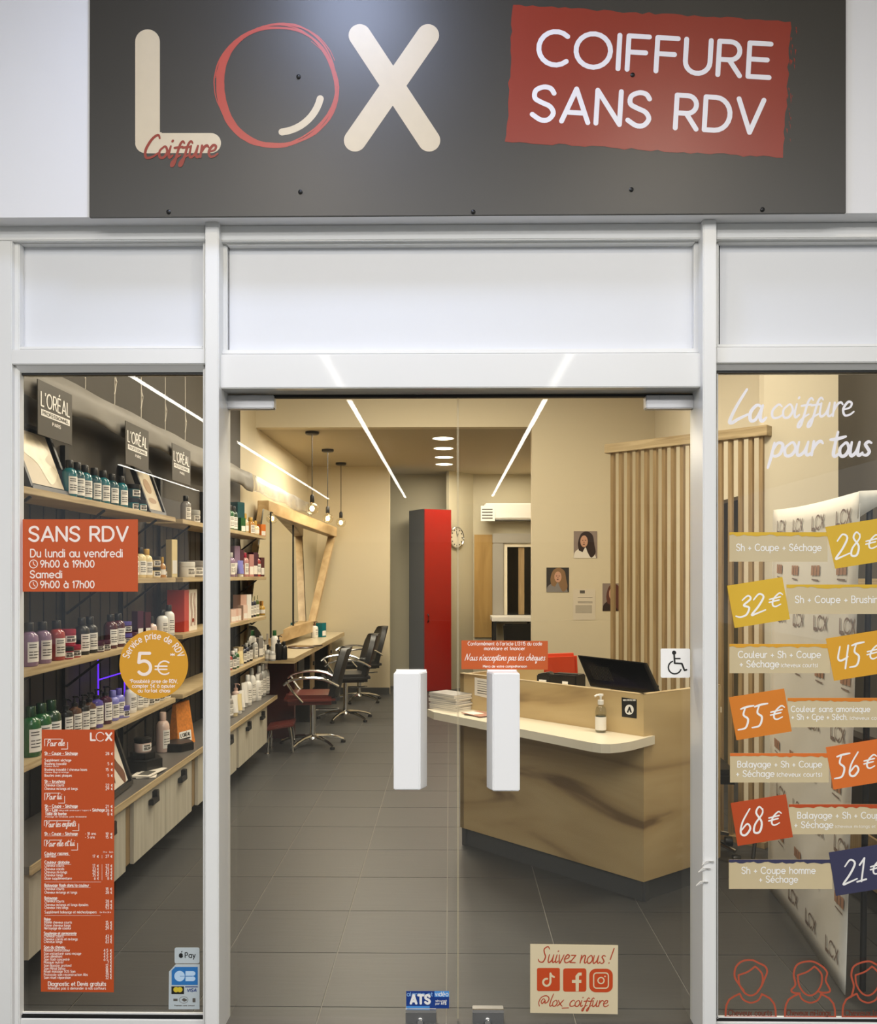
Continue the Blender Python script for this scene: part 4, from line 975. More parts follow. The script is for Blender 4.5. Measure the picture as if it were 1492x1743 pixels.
row([(118, 'bottle', .033, .168, 'teal'), (131, 'bottle', .033, .168, 'dark_teal'), (144, 'bottle', .033, .166, 'teal'), (160, 'bottle', .033, .166, 'dark_teal'), (175, 'bottle', .033, .166, 'teal'), (190, 'bottle', .033, .163, 'dark_teal'), (206, 'bottle', .033, .165, 'teal'),
     (226, 'jar', .04, .07, 'teal', 'black', -.02), (226, 'jar', .038, .075, 'dark_teal', 'black', -.02, .0712), (239, 'jar', .032, .062, 'teal', 'black', .015)], SHZ[0], -1.69, 'the top shelf '+B1, 'products on the top shelf of the window rack')
row([(238, 'bottle', .033, .165, 'cream'), (249, 'bottle', .033, .16, 'cream', 'gold'), (262, 'jar', .036, .06, 'cream'), (273, 'jar', .036, .06, 'gold'), (262, 'jar', .036, .06, 'beige', 'black', 0, .0605), (276, 'flask', .02, .12, 'amber', 'gold', .02), (292, 'carton', .024, .23, 'cream'), (226, 'bottle', .033, .16, 'beige')], SHZ[1], -1.69, 'the second shelf '+B1, 'products on the second shelf of the window rack')
row([(49, 'bottle', .036, .175, 'lilac'), (72, 'bottle', .036, .172, 'lilac', 'black'), (96, 'bottle', .035, .17, 'coral_red', 'black'), (112, 'jar', .032, .052, 'crimson', 'black', .018), (124, 'jar', .034, .056, 'coral_red', 'crimson', .015), (113, 'jar', .04, .068, 'crimson', 'crimson', -.03, .055), (113.5, 'jar', .036, .05, 'burgundy', 'black', -.045),
     (139, 'bottle', .034, .17, 'black'), (153, 'bottle', .034, .17, 'black'), (166, 'jar', .03, .05, 'plum', 'plum', .018), (177, 'jar', .03, .05, 'burgundy', 'plum', .012), (188, 'bottle', .033, .17, 'burgundy'), (201, 'bottle', .033, .17, 'burgundy'), (213, 'jar', .034, .062, 'plum', 'violet'), (222, 'jar', .034, .062, 'violet', 'plum'),
     (213, 'jar', .032, .06, 'burgundy', 'violet', 0, .063), (234, 'carton', .022, .17, 'plum'), (247, 'carton', .022, .16, 'burgundy'), (258, 'flask', .03, .13, 'blush'), (276, 'bottle', .033, .16, 'white'), (287, 'bottle', .034, .185, 'white')], SHZ[2], -1.69, 'the third shelf '+B1, 'products on the third shelf of the window rack')
row([(52, 'bottle', .04, .2, 'green', 'dark_green'), (70, 'bottle', .04, .2, 'green', 'dark_green'), (87, 'bottle', .04, .2, 'dark_green', 'dark_green'), (112, 'pump', .03, .19, 'black'), (127, 'pump', .03, .19, 'brown'), (141, 'pump', .03, .185, 'black'), (152, 'pump', .03, .185, 'brown'), (164, 'pump', .032, .19, 'violet'), (179, 'pump', .032, .19, 'plum'),
     (192, 'bottle', .03, .15, 'pale_violet', 'pale_violet'), (202, 'bottle', .03, .15, 'pale_violet', 'violet'), (211, 'jar', .028, .06, 'pale_violet', 'violet', .02), (222, 'bottle', .031, .16, 'white', 'white'), (234, 'bottle', .031, .155, 'silver', 'white'), (243, 'bottle', .031, .15, 'white', 'white'), (253, 'jar', .032, .06, 'silver', 'white'), (262, 'jar', .032, .06, 'white', 'white'), (271, 'jar', .032, .06, 'silver', 'silver'), (281, 'jar', .032, .055, 'white', 'silver')], SHZ[3], -1.69, 'the fourth shelf '+B1, 'products on the fourth shelf of the window rack')
# inner rack
row([(316, 'bottle', .033, .17, 'grey'), (330, 'jar', .04, .09, 'silver', 'silver'), (391, 'bottle', .033, .2, 'green'), (397, 'bottle', .033, .2, 'dark_green'), (403, 'carton', .045, .26, 'dark_teal', 'black', -.06), (409, 'carton', .03, .12, 'green', 'black', .01), (417, 'flask', .03, .17, 'beige', 'gold'), (426, 'bottle', .036, .15, 'amber', 'gold'), (434, 'flask', .036, .13, 'cream', 'gold', .01), (443, 'carton', .034, .11, 'orange', 'black', .01)], SHZ[0], -1.71, 'the top shelf '+B2, 'products on the top shelf of the inner rack')
row([(318, 'jar', .05, .1, 'white', 'white'), (331, 'jar', .055, .11, 'grey', 'grey'), (392, 'bottle', .036, .19, 'lilac', 'silver'), (398, 'carton', .034, .25, 'lilac', 'black', -.04), (405, 'carton', .034, .22, 'plum', 'black', -.02), (409, 'tube', .03, .13, 'pale_violet', 'white', .03), (416, 'bottle', .034, .2, 'rose', 'crimson'), (423, 'carton', .032, .19, 'rose'), (430, 'carton', .032, .21, 'plum'), (437, 'bottle', .034, .2, 'coral_red', 'burgundy'), (443, 'carton', .026, .17, 'burgundy', 'black', .02), (447, 'carton', .026, .19, 'crimson', 'black', -.03)], SHZ[1], -1.71, 'the second shelf '+B2, 'products on the second shelf of the inner rack')
row([(392, 'carton', .03, .1, 'blush', 'white', .03), (397, 'carton', .028, .1, 'pink', 'white', .03), (402, 'carton', .028, .1, 'blush', 'white', .03), (408, 'carton', .04, .2, 'pink', 'white', -.04), (413, 'carton', .028, .12, 'blush', 'white', .03), (419, 'carton', .03, .2, 'white', 'white'), (426, 'bottle', .026, .18, 'navy', 'olive'), (431, 'bottle', .026, .18, 'navy', 'olive'), (436, 'bottle', .026, .185, 'olive', 'olive'), (440, 'bottle', .03, .21, 'olive', 'dark_green', -.05), (446, 'flask', .026, .13, 'gold', 'amber', .02)], SHZ[2], -1.71, 'the third shelf '+B2, 'products on the third shelf of the inner rack')
row([(388, 'bottle', .034, .14, 'coral_red', 'black'), (396, 'bottle', .031, .14, 'dark_green', 'white', .02), (400.5, 'bottle', .031, .15, 'green', 'white', .02), (405, 'carton', .03, .15, 'beige'), (409, 'tube', .028, .12, 'cream', 'white', .03), (414, 'bottle', .028, .15, 'navy'), (419, 'bottle', .028, .16, 'navy', 'silver'), (424, 'bottle', .03, .17, 'black', 'silver'), (429, 'flask', .045, .3, 'blush', 'black', -.06), (433, 'bottle', .03, .18, 'silver', 'white'), (439, 'carton', .032, .17, 'grey'), (444, 'bottle', .03, .18, 'silver', 'silver'), (449, 'carton', .03, .18, 'grey', 'black', -.03)], SHZ[3], -1.70, 'the fourth shelf '+B2, 'products on the fourth shelf of the inner rack')
row([(389, 'bottle', .035, .18, 'grey', 'grey'), (399, 'tube', .03, .16, 'white', 'cream', .03), (401, 'pump', .034, .22, 'blush', 'pink', -.03), (406, 'tube', .03, .15, 'cream', 'white', .03), (411, 'tube', .03, .16, 'white', 'white', .02), (416, 'tube', .032, .2, 'white', 'silver'), (421, 'bottle', .036, .25, 'white', 'white'), (428, 'bottle', .036, .28, 'white', 'silver', -.02), (438, 'bottle', .034, .22, 'white', 'white', .02), (440, 'bottle', .036, .28, 'grey', 'silver'), (446, 'bottle', .036, .28, 'silver', 'silver'), (452, 'bottle', .036, .28, 'silver', 'white')], .506, -1.66, 'the worktop under the inner rack', 'products on the worktop under the inner rack')

# framed pictures leaning on the rack
HAIR = mat('dark_hair_print', '2a1712', .6); HAIRB = mat('blond_hair_print', '8a6a48', .6); SKIN = mat('skin_print', 'c99a7e', .6)
def bil(q, off=(0, 0, 0)):
    q = [Vector(p) for p in q]; off = Vector(off)
    return lambda u, v: q[0]*(1-u)*(1-v)+q[1]*u*(1-v)+q[2]*u*v+q[3]*(1-u)*v+off    # q: top-left, top-right, bottom-right, bottom-left
def portrait(t, q, n, back, hair, cloth, tilt=0.0):
    f = Flat(bil(q, n*.0005)); f.rect(0, 0, 1, 1); f.build('print', back, t)
    f = Flat(bil(q, n*.0010)); f.poly(spline([(.0, 1), (.05, .78), (.3, .62), (.6, .6), (.85, .75), (.95, 1)])); f.build('clothes_print', cloth, t)
    f = Flat(bil(q, n*.0015)); f.poly(spline([(.22, .72), (.18, .45), (.3, .12), (.55, .01), (.8, .15), (.88, .5), (.93, .8), (.75, .98), (.6, .8), (.5, .6), (.38, .78)])); f.build('hair_print', hair, t)
    f = Flat(bil(q, n*.0020)); f.disc(.46+tilt, .38, .16, 18, .22); f.build('face_print', SKIN, t)
    f = Flat(bil(q, n*.0025)); f.disc(.40+tilt, .34, .035, 8, .014); f.disc(.52+tilt, .34, .035, 8, .014); f.disc(.45+tilt, .49, .045, 8, .018); f.poly([(.46+tilt, .38), (.48+tilt, .44), (.44+tilt, .44)]); f.build('features_print', mat('features_ink', '5a2a22', .6), t)
def leaning_frame(label, x, y0, y1, z0, h, lean, style, rot=0):
    """A framed print standing on a shelf, facing the room and leaning back to the wall."""
    t = thing('picture_frame', label, 'picture', (x, (y0+y1)/2, z0+.0015)); n = Vector((1, -rot, .3*lean/max(lean, .01))).normalized()
    q = [Vector((x-lean+rot*0, y0, z0+h)), Vector((x-lean, y1, z0+h)), Vector((x, y1, z0)), Vector((x, y0, z0))]
    if rot:
        c = Vector((x, (y0+y1)/2, z0)); R = Matrix.Rotation(rot, 3, 'Z'); q = [c+R@(p-c) for p in q]
    n = (q[1]-q[0]).cross(q[3]-q[0]).normalized()
    if n.x < 0: n = -n
    w = .022
    b = MB()
    b.plate(q, -n*.018); b.build('backing', BLK, t)
    for i in range(4):
        a, c = q[i], q[(i+1) % 4]; MB().beam(a+n*.002, c+n*.002, .02, .024, n).build('frame_bar', BLKM, t)
    iq = bil(q); u = .09; v = .07; inner = [iq(u, v), iq(1-u, v), iq(1-u, 1-v), iq(u, 1-v)]
    f = Flat(bil(inner, n*.0035))
    f.rect(0, 0, 1, 1); f.build('print', mat('pale_print_'+style, {'a': 'cdbfa6', 'b': 'b8a98c', 'c': 'd8cfc2'}[style], .5, noise=.2, nscale=9), t)
    g = Flat(bil(inner, n*.0045))
    if style == 'a':
        g.poly(spline([(.2, .1), (.6, .05), (.9, .3), (.7, .5), (.95, .7), (.6, .95), (.4, .6), (.1, .45)])); g.build('hair_print', mat('blond_wave_print', 'e6d8bb', .4, noise=.3, nscale=20), t)
    elif style == 'b':
        g.disc(.5, .36, .25, 16, .2); g.disc(.5, .75, .3, 14, .08); g.build('hair_print', mat('warm_print', '8f6d44', .5), t)
    else:
        g.poly(spline([(.1, 0), (.5, 0), (.8, .2), (.7, .45), (.95, .8), (.8, 1), (.5, .6), (.35, .9), (.2, .5)])); g.build('hair_print', mat('brown_wave_print', '6a4432', .5, noise=.3, nscale=20), t)
leaning_frame('black framed print of pale waves leaning on the top shelf, nearest the street', -1.69, .50, .86, SHZ[0]+.012, .27, .10, 'a')
leaning_frame('black framed print of warm tones leaning past the teal jars', -1.69, 1.89, 2.16, SHZ[0]+.012, .25, .09, 'b')
leaning_frame('black framed hair print standing on the grey worktop beside the leaflets', -1.62, 1.12, 1.45, .518, .27, .09, 'c', .06)
# worktop display pieces
def at_top(px, X, z=.5055): return PX(px, 1200, X).y
y = at_top(252, -1.66)
t = local(thing('display_block', 'large black hexagonal display block on the grey worktop', 'display stand', (0, 0, 0)))
MB().prism([(.11*math.cos(a), .11*math.sin(a)) for a in [PI/3*k for k in range(6)]], 0, .065).build('block', BLK, t, bev=.002); MB().prism([(.07*math.cos(a), .07*math.sin(a)) for a in [PI/3*k for k in range(6)]], .065, .10).build('upper_step', BLK, t, bev=.002)
t.location = (-1.69, y, .5055)
y2 = at_top(305, -1.66)
t = local(thing('display_block', 'low black display block in front of the orange gift bag', 'display stand', (0, 0, 0)))
MB().prism([(.1*math.cos(a), .1*math.sin(a)) for a in [PI/3*k for k in range(6)]], 0, .045).build('block', BLK, t, bev=.002); MB().prism([(.095*math.cos(a), .095*math.sin(a)) for a in [PI/3*k for k in range(6)]], .045, .049).build('top_pad', BLKM, t)
t.location = (-1.67, y2, .5055)
product('jar', 'blush jar with a black lid on the large black display block', -1.69, y, .606, .045, .075, 'blush', 'black', None)
product('bottle', 'blush and black bottle behind the black lidded jar', -1.74, at_top(277, -1.74), .506, .04, .24, 'blush', 'blush', None)
t = local(thing('gift_bag', 'orange patterned gift bag with a white label on the worktop', 'bag', (0, 0, 0)))
BAG = mat('orange_bag_paper', 'd98230', .6, noise=.5, nscale=60)
q = MB(); q.add([(-.04, -.085, 0), (.04, -.085, 0), (.04, .085, 0), (-.04, .085, 0), (-.012, -.075, .26), (.012, -.075, .26), (.012, .06, .27), (-.012, .06, .27)], [(3, 2, 1, 0), (4, 5, 6, 7), (0, 1, 5, 4), (1, 2, 6, 5), (2, 3, 7, 6), (3, 0, 4, 7)]); q.build('bag_body', BAG, t)
q = [Vector((.041-.028*.03/.26-.0, -.07, .085)), Vector((.041-.003, .05, .085)), Vector((.0415, .05, .02)), Vector((.0415, -.07, .02))]
for p in q: p.x = .042-.108*p.z+.0005
f = Flat(bil(q)); f.rect(0, 0, 1, 1); lb = f.build('label', PWHITE, t)
f = Flat(bil(q, (.0006, 0, 0))); f.text("L'ORÉAL", .12, .9, .52, -.0+.34, .05); f.rect(.12, .64, .9, .8); f.build('label_print', INK, lb)
t.location = (-1.70, at_top(309, -1.70), .506); t.rotation_euler = (0, 0, -.35)
for k, (px, dx, rz, lab) in enumerate(((248, .0, .25, 'white leaflet lowest of the fan on the grey worktop'), (252, -.012, .05, 'white leaflet in the middle of the fan on the worktop'), (258, .01, -.12, 'white leaflet topmost of the fan on the worktop'))):
    t = local(thing('leaflet', lab, 'leaflet', (0, 0, 0), 'fanned leaflets on the worktop'))
    MB().box((-.05, -.105, 0), (.05, .105, .003)).build('sheet', PAPER, t); MB().box((-.03, -.08, .003), (.03, .02, .0035)).build('photo_print', GREYP, t)
    t.location = (-1.625+dx, at_top(256, -1.62)-.03, .507+k*.0042); t.rotation_euler = (0, 0, rz)
# red and white boxed poster on the inner rack
y = PX(322, 1030, -1.70).y
t = thing('boxed_poster', 'red and white boxed hair colour poster standing on the inner rack', 'poster', (-1.70, y, SHZ[2]))
MB().box((-1.80, y-.14, SHZ[2]+.001), (-1.69, y-.04, SHZ[2]+.27)).build('red_side', mat('red_card', 'b9331f', .5), t); MB().box((-1.80, y-.04, SHZ[2]+.001), (-1.69, y+.14, SHZ[2]+.27)).build('white_front', PAPER, t)
f = Flat(bil([(-1.689, y-.03, SHZ[2]+.26), (-1.689, y+.13, SHZ[2]+.26), (-1.689, y+.13, SHZ[2]+.02), (-1.689, y-.03, SHZ[2]+.02)]))
for u in (.2, .35, .65, .8): f.stroke(spline([(u, .05), (u-.05, .3), (u+.04, .6), (u-.02, .95)]), .05)
f.disc(.5, .8, .12, 12, .06); f.build('print', SIGNRED, t)
# sheer pelmet with hanging shop banners
def wy(px, X=-1.75): return PX(px, 700, X).y
PELM = mat('grey_sheer_fabric', '837f78', .6, noise=.15, nscale=4, bump=.3)
pel = thing('pelmet', 'long grey sheer fabric pelmet hung on knotted cords along the left wall', 'pelmet', (-1.76, 2.4, 2.33))
rs = random.Random(5)
def fabric(ya, yb, n, name, m):
    q = MB(); q.smooth = True; pts = []
    for i in range(n+1):
        y = ya+(yb-ya)*i/n; wob = .012*math.sin(i*1.3)+rs.uniform(-.006, .006)
        for k, (z, dx) in enumerate(((2.475+.004*math.sin(i*.9), 0), (2.42, .008+wob), (2.36, .010+wob), (2.325+.012*math.sin(i*.7), .004+wob*.5))):
            pts.append((-1.76+dx, y, z))
    q.add(pts, [(i*4+k, (i+1)*4+k, (i+1)*4+k+1, i*4+k+1) for i in range(n) for k in range(3)])
    o = q.build(name, m, pel); sm = o.modifiers.new('s', 'SOLIDIFY'); sm.thickness = .0015
fabric(.16, 4.79, 44, 'fabric', PELM); fabric(4.80, 8.1, 24, 'sheer_fabric', SHEER)
for k, px in enumerate((145, 195, 240, 281, 315)):
    y = wy(px, -1.765)
    q = MB().tube([(-1.765, y, 2.46), (-1.765, y+.003, 2.56), (-1.765, y, 2.9), (-1.765, y, ZT)], .0022, 5); q.tube([(-1.765, y, 2.53), (-1.76, y+.012, 2.6), (-1.765, y+.004, 2.64)], .0035, 5)
    q.build('hanging_cord', PAPER, pel)
BANN = mat('dark_banner_film', '3f3a32', .5)
for k, (pa, pb) in enumerate(((66, 124), (215, 254), (294, 325))):
    ya, yb = wy(pa, -1.72), wy(pb, -1.72)
    t = thing('hanging_banner', f'dark hanging shop banner with white lettering, {("nearest the street", "second from the street", "third from the street")[k]}', 'banner', (-1.725, (ya+yb)/2, 2.17), 'banners under the pelmet')
    MB().box((-1.728, ya, 2.17), (-1.724, yb, 2.40)).build('film', BANN, t)
    f = Flat(lambda u, v: Vector((-1.7225, ya+(yb-ya)*u, 2.40-.23*v)))
    f.text("L'ORÉAL", .08, .92, .46, .26, .03); f.rect(.08, .52, .92, .64); f.text('PARIS', .4, .64, .76, .06, .012); f.build('lettering', PWHITE, t)
    f = Flat(lambda u, v: Vector((-1.7218, ya+(yb-ya)*u, 2.40-.23*v))); f.text('PROFESSIONNEL', .12, .88, .61, .06, .012); f.build('small_lettering', BANN, t)
# ================================================================== STYLING STATION
ZC = .83
ye = 11.4-3
t = MB().prism([(-1.62, 4.83), (-1.40, 4.83), (-1.38, ye), (-1.845, ye), (-1.845, 4.83)], ZC-.045, ZC).build('styling_counter', mat('counter_top_laminate', 'c9bc9f', .3), tag=T('long pale styling counter with an oak edge under the mirrors', 'counter'))
MB().plate([(-1.62, 4.825, ZC-.047), (-1.395, 4.825, ZC-.047), (-1.395, 4.825, ZC+.001), (-1.62, 4.825, ZC+.001)], (0, -.006, 0)).plate([(-1.398, 4.825, ZC-.047), (-1.378, ye, ZC-.047), (-1.378, ye, ZC+.001), (-1.398, 4.825, ZC+.001)], (.006, 0, 0)).build('edge_band', OAK, t)
for k, (ya, yb, m, w) in enumerate(((5.42, 5.5, MAROON, 'maroon end panel carrying the styling counter beside the rack'), (6.35, 6.6, BLKM, 'black support box in the middle under the styling counter'), (7.75, 8.0, BLKM, 'black support box at the far end under the styling counter'))):
    t = thing('counter_support', w, 'cabinet', (-1.65, ya, 0), 'supports under the styling counter')
    MB().box((-1.84, ya, .0), (-1.50, yb, ZC-.046)).build('side_panel', m, t)
    if k:
        MB().box((-1.498, ya+.02, .35), (-1.48, yb-.02, ZC-.06)).build('door', OAKV, t)
        MB().box((-1.48, ya+.1, .6), (-1.465, yb-.08, .64)).build('handle', BLK, t)
t = thing('drawer_box', 'wooden open drawer box hung under the styling counter', 'cabinet', (-1.6, 5.65, .4))
MB().box((-1.84, 5.55, .42), (-1.50, 5.95, .44)).box((-1.84, 5.55, .44), (-1.50, 5.57, ZC-.046)).box((-1.84, 5.93, .44), (-1.50, 5.95, ZC-.046)).build('box', OAKV, t)
MB().box((-1.50, 5.58, .60), (-1.485, 5.93, ZC-.06)).build('drawer', BLKM, t)
# mirror frame
A = PD(452, 866, 8.4); B_ = PD(566, 906, 11.1); C_ = PD(529, 1066, 10.4); D_ = PD(414, 1098, 7.95); D2 = PD(449, 1090, 8.35)
t = thing('wall_mirror', 'large slanted wooden mirror frame with three tall panes above the styling counter', 'mirror', ((A+C_)/2-Vector((.05, 0, .6))))
nm = Vector((1, 0, 0))
MB().beam(A-Vector((.0, .12, -.01)), B_, .11, .12).build('top_rail', MIRW, t, bev=.004)
MB().beam(D2, C_, .08, .13).build('bottom_rail', MIRW, t, bev=.004)
MB().beam(A+Vector((0, -.08, .04)), D_, .07, .085, (1, 0, 0)).build('side_post', MIRW, t, bev=.004)
MB().beam(B_, C_, .07, .085, (1, 0, 0)).build('side_post', MIRW, t, bev=.004)
for pl in (((449, 866), (460.8, 871), (460.8, 1086), (419, 1097)), ((461.4, 871), (498.8, 885), (498.8, 1072), (461.4, 1086)), ((499.6, 885), (541, 899), (530, 1062), (499.6, 1072))):
    MB().plate([PX(x, y, -1.70) for x, y in pl], (-.012, 0, 0)).build('mirror_pane', MIRROR, t)
for px in (461.1, 499.2):
    MB().beam(PX(px, 872 if px < 480 else 886, -1.697), PX(px, 1086 if px < 480 else 1072, -1.697), .008, .012, (1, 0, 0)).build('joint_strip', BLKM, t)
# things on the counter
def cy(px, X): return PX(px, 1100, X).y
product('bottle', 'green and white bottle standing at the rack end of the styling counter', -1.60, cy(467, -1.60), ZC+.0005, .035, .24, 'white', 'green')
product('pump', 'tall black spray bottle at the rack end of the styling counter', -1.50, cy(474, -1.50), ZC+.0005, .03, .22, 'black', 'black', lbl=False)
product('bottle', 'black flat bottle in front of the tall black spray bottle', -1.46, cy(483, -1.46), ZC+.0005, .03, .16, 'black', 'black', lbl=False)
product('flask', 'small silver flask at the near corner of the styling counter', -1.58, cy(456, -1.58), ZC+.0005, .03, .14, 'silver', 'black')
product('flask', 'second silver flask beside the black spray bottle', -1.54, cy(463, -1.54), ZC+.0005, .03, .13, 'silver', 'silver')
product('pump', 'white pump bottle with a dark head at the far end of the styling counter', -1.60, 10.35-3, ZC+.0005, .042, .2, 'white', 'brown')
product('carton', 'teal and white carton at the far end of the styling counter', -1.545, 10.5-3, ZC+.0005, .045, .17, 'teal', 'white')
t = local(thing('handheld_mirror', 'oval dark hand mirror lying on the styling counter', 'hand mirror', (0, 0, 0)))
MB().lathe([(.0, 0), (.13, 0), (.14, .008), (.13, .016), (.1, .016), (.0, .012)], n=24).build('rim', mat('dark_brown_plastic', '3a241a', .3), t)
MB().lathe([(.0, .0165), (.085, .0165), (.085, .0175), (0, .0175)], n=24).build('mirror_disc', MIRROR, t)
MB().box((-.02, -.27, .002), (.02, -.13, .014)).build('grip', MATS['dark_brown_plastic'], t, bev=.004)
t.location = (-1.52, 8.95-3, ZC+.0005); t.rotation_euler = (0, 0, 2.4); t.scale = (1.0, 1.0, 1.0)

# ------------------------------------------------------------------ salon chairs (they face the mirrors, towards -X)
def salon_chair(label, seatm, post_h=.36):
    t = local(thing('salon_chair', label, 'chair', (0, 0, 0), 'salon chairs at the styling counter'))
    MB().lathe([(.035, .055), (.055, .06), (.05, .085), (.03, .10)], n=16).build('base_hub', CHROME, t)
    for k in range(5):
        a = 2*PI*k/5+.35; d = Vector((math.cos(a), math.sin(a), 0))
        l = MB().tube([d*.03+Vector((0, 0, .085)), d*.14+Vector((0, 0, .078)), d*.24+Vector((0, 0, .055)), d*.30+Vector((0, 0, .032))], [.019, .017, .014, .012], 8).build('leg', CHROME, t)
        MB().lathe([(.02, 0), (.024, .004), (.022, .022), (.0, .026)], tuple(d*.30), 10).build('foot', BLK, l)
    MB().lathe([(.027, .09), (.027, post_h), (.05, post_h+.004), (.05, post_h+.02)], n=16).build('gas_lift', CHROME, t)
    MB().tube([(.02, 0, post_h-.05), (.16, .02, post_h-.055), (.24, .03, post_h-.05)], .009, 6).build('pump_lever', CHROME, t)
    z = post_h+.02
    q = MB().box((-.25, -.24, z), (.21, .24, z+.09)); q.build('seat', seatm, t, bev=.035)
    # curved upholstered back
    q = MB(); q.smooth = True; n = 10; pts = []
    rows = ((z+.06, .19, .20), (z+.16, .215, .225), (z+.30, .25, .235), (z+.42, .285, .21), (z+.49, .31, .15), (z+.505, .315, .09))
    for zz, x, hw in rows:
        for i in range(n+1):
            s = i/n*2-1; pts.append((x-.05*s*s, hw*s, zz))
    m0 = len(pts)
    pts += [(p[0]+.055, p[1]*1.02, p[2]+.006) for p in pts[:m0]]
    fs = []; w = n+1; R_ = len(rows)
    for r in range(R_-1):
        for i in range(n):
            a = r*w+i; fs.append((a, a+1, a+w+1, a+w)); fs.append((m0+a, m0+a+w, m0+a+w+1, m0+a+1))
    for i in range(n): fs += [(i, m0+i, m0+i+1, i+1), ((R_-1)*w+i, (R_-1)*w+i+1, m0+(R_-1)*w+i+1, m0+(R_-1)*w+i)]
    for r in range(R_-1): fs += [(r*w, (r+1)*w, m0+(r+1)*w, m0+r*w), (r*w+n, m0+r*w+n, m0+(r+1)*w+n, (r+1)*w+n)]
    q.add(pts, fs); q.build('backrest', LEATH, t)
    MB().box((.14, -.2, z+.0), (.25, .2, z+.09)).build('back_roll', LEATH, t, bev=.03)
    for sy in (-1, 1):
        q = MB().tube(spline([(.24, sy*.25, z+.17), (.12, sy*.275, z+.235), (-.03, sy*.285, z+.255), (-.18, sy*.28, z+.235), (-.25, sy*.27, z+.19)], 4), .013, 8)
        a = q.build('armrest', CHROME, t)
        MB().tube(spline([(-.22, sy*.275, z+.215), (-.16, sy*.262, z+.12), (-.08, sy*.25, z+.03)], 4), .012, 8).build('arm_strut', CHROME, a)
    return t
c1 = PZ(532, 1268, 0.0); ch = salon_chair('black salon chair with a maroon seat, nearest the street', REDV, .38); ch.location = (c1.x, c1.y, .0005); ch.rotation_euler = (0, 0, .12)
c2 = PZ(588, 1224, 0.0); ch2 = salon_chair('black salon chair with a charcoal seat, middle of the three', LEATH, .40); ch2.location = (c2.x, c2.y, .0005); ch2.rotation_euler = (0, 0, .22)
c3 = PZ(611, 1193, 0.0); dup(ch2, (c3.x, c3.y, .0005), .3, 'black salon chair with a charcoal seat, farthest from the street')
# foot rests
t = local(thing('foot_rest', 'maroon padded foot rest on chrome legs in front of the nearest chair', 'foot rest', (0, 0, 0)))
MB().plate([(-.10, -.15, .20), (.14, -.15, .24), (.14, .15, .24), (-.10, .15, .20)], (0, 0, .03)).build('pad', REDV, t, bev=.008)
for sy in (-.13, .13): MB().tube([(-.08, sy, .205), (-.085, sy, .1), (-.09, sy, .006)], .013, 8).lathe([(.025, 0), (.025, .006), (0, .008)], (-.09, sy, 0), 10).build('leg', CHROME, t)
MB().tube([(.10, -.12, .232), (.12, -.12, .12), (.13, -.12, .006)], .012, 8).tube([(.10, .12, .232), (.12, .12, .12), (.13, .12, .006)], .012, 8).build('front_legs', CHROME, t)
c = PZ(475, 1278, 0); t.location = (c.x, c.y, .0005); t.rotation_euler = (0, 0, .1)

# ================================================================== RECEPTION COUNTER
ca, cb, cc = Vector((.070, 2.15, 0)), Vector((.935, 1.205, 0)), Vector((1.417, 1.585, 0))
ca, cb, cc = PZ(783, 1437, 0), PZ(1095, 1537, 0), PZ(1225.5, 1492, 0)
d1 = (cb-ca).normalized(); n1 = Vector((d1.y, -d1.x, 0));
if n1.y > 0: n1 = -n1
d2 = (cc-cb).normalized(); n2 = Vector((d2.y, -d2.x, 0))
if n2.y > 0: n2 = -n2
cd = ca-n1*.72
HC = 1.0
t = thing('reception_counter', 'angled wood veneered reception counter with a dark plinth and cream shelf', 'counter', (cb.x, cb.y, 0))
up = Vector((0, 0, 1)); th = .03
def wallp(a, b, n, z0, z1, inset=0):
    q = MB(); a2, b2 = a-n*inset, b-n*inset
    q.plate([a2+up*z0, b2+up*z0, b2+up*z1, a2+up*z1], -n*th); return q
wallp(ca, cb, n1, .10, HC).build('front_panel', PLY, t)
wallp(cb, cc, n2, .10, HC).build('side_panel', PLY, t)
nl = Vector((-d1.x, -d1.y, 0))
wallp(cd, ca, nl, .10, HC).build('end_panel', PLY, t)
wallp(ca, cb, n1, 0, .1, .015).build('plinth', SKIRT, t); wallp(cb-d2*-.0, cc, n2, 0, .1, .015).build('plinth', SKIRT, t); wallp(cd, ca, nl, 0, .1, .015).build('plinth', SKIRT, t)
MB().beam(ca-n1*.015+up*(HC+.002), cb-n1*.015+up*(HC+.002), .031, .004).build('top_edge', OAK, t); MB().beam(cb-n2*.015+up*(HC+.002), cc-n2*.015+up*(HC+.002), .031, .004).build('top_edge', OAK, t)
ins = [ca-n1*.04-nl*.04, cb-n1*.06, cc-n2*.04-d2*.02, cc-n2*.5, cb-n1*.62+d2*.1, cd+n1*.03-nl*.04]
MB().prism([(p.x, p.y) for p in ins], .84, .87).build('desk_top', LAMIN, t)
ZS = .80
e = [PZ(727, 1207, ZS), PZ(738, 1212, ZS), PZ(996, 1262.3, ZS), PZ(1008, 1264.5, ZS), PZ(1022, 1266.3, ZS), PZ(1038, 1266.6, ZS), PZ(1056, 1265.2, ZS), PZ(1075, 1262, ZS), PZ(1114, 1252, ZS)]
back = [cb+d2*.02+n2*.002, cb+n1*.001, ca+n1*.001, ca+n1*.001-d1*.05-n1*.0]
poly = [(p.x, p.y) for p in e]+[(p.x, p.y) for p in (cb+d2*.055+n2*.0, cb, ca)]
MB().prism(poly, ZS-.042, ZS).build('shelf', LAMIN, t)
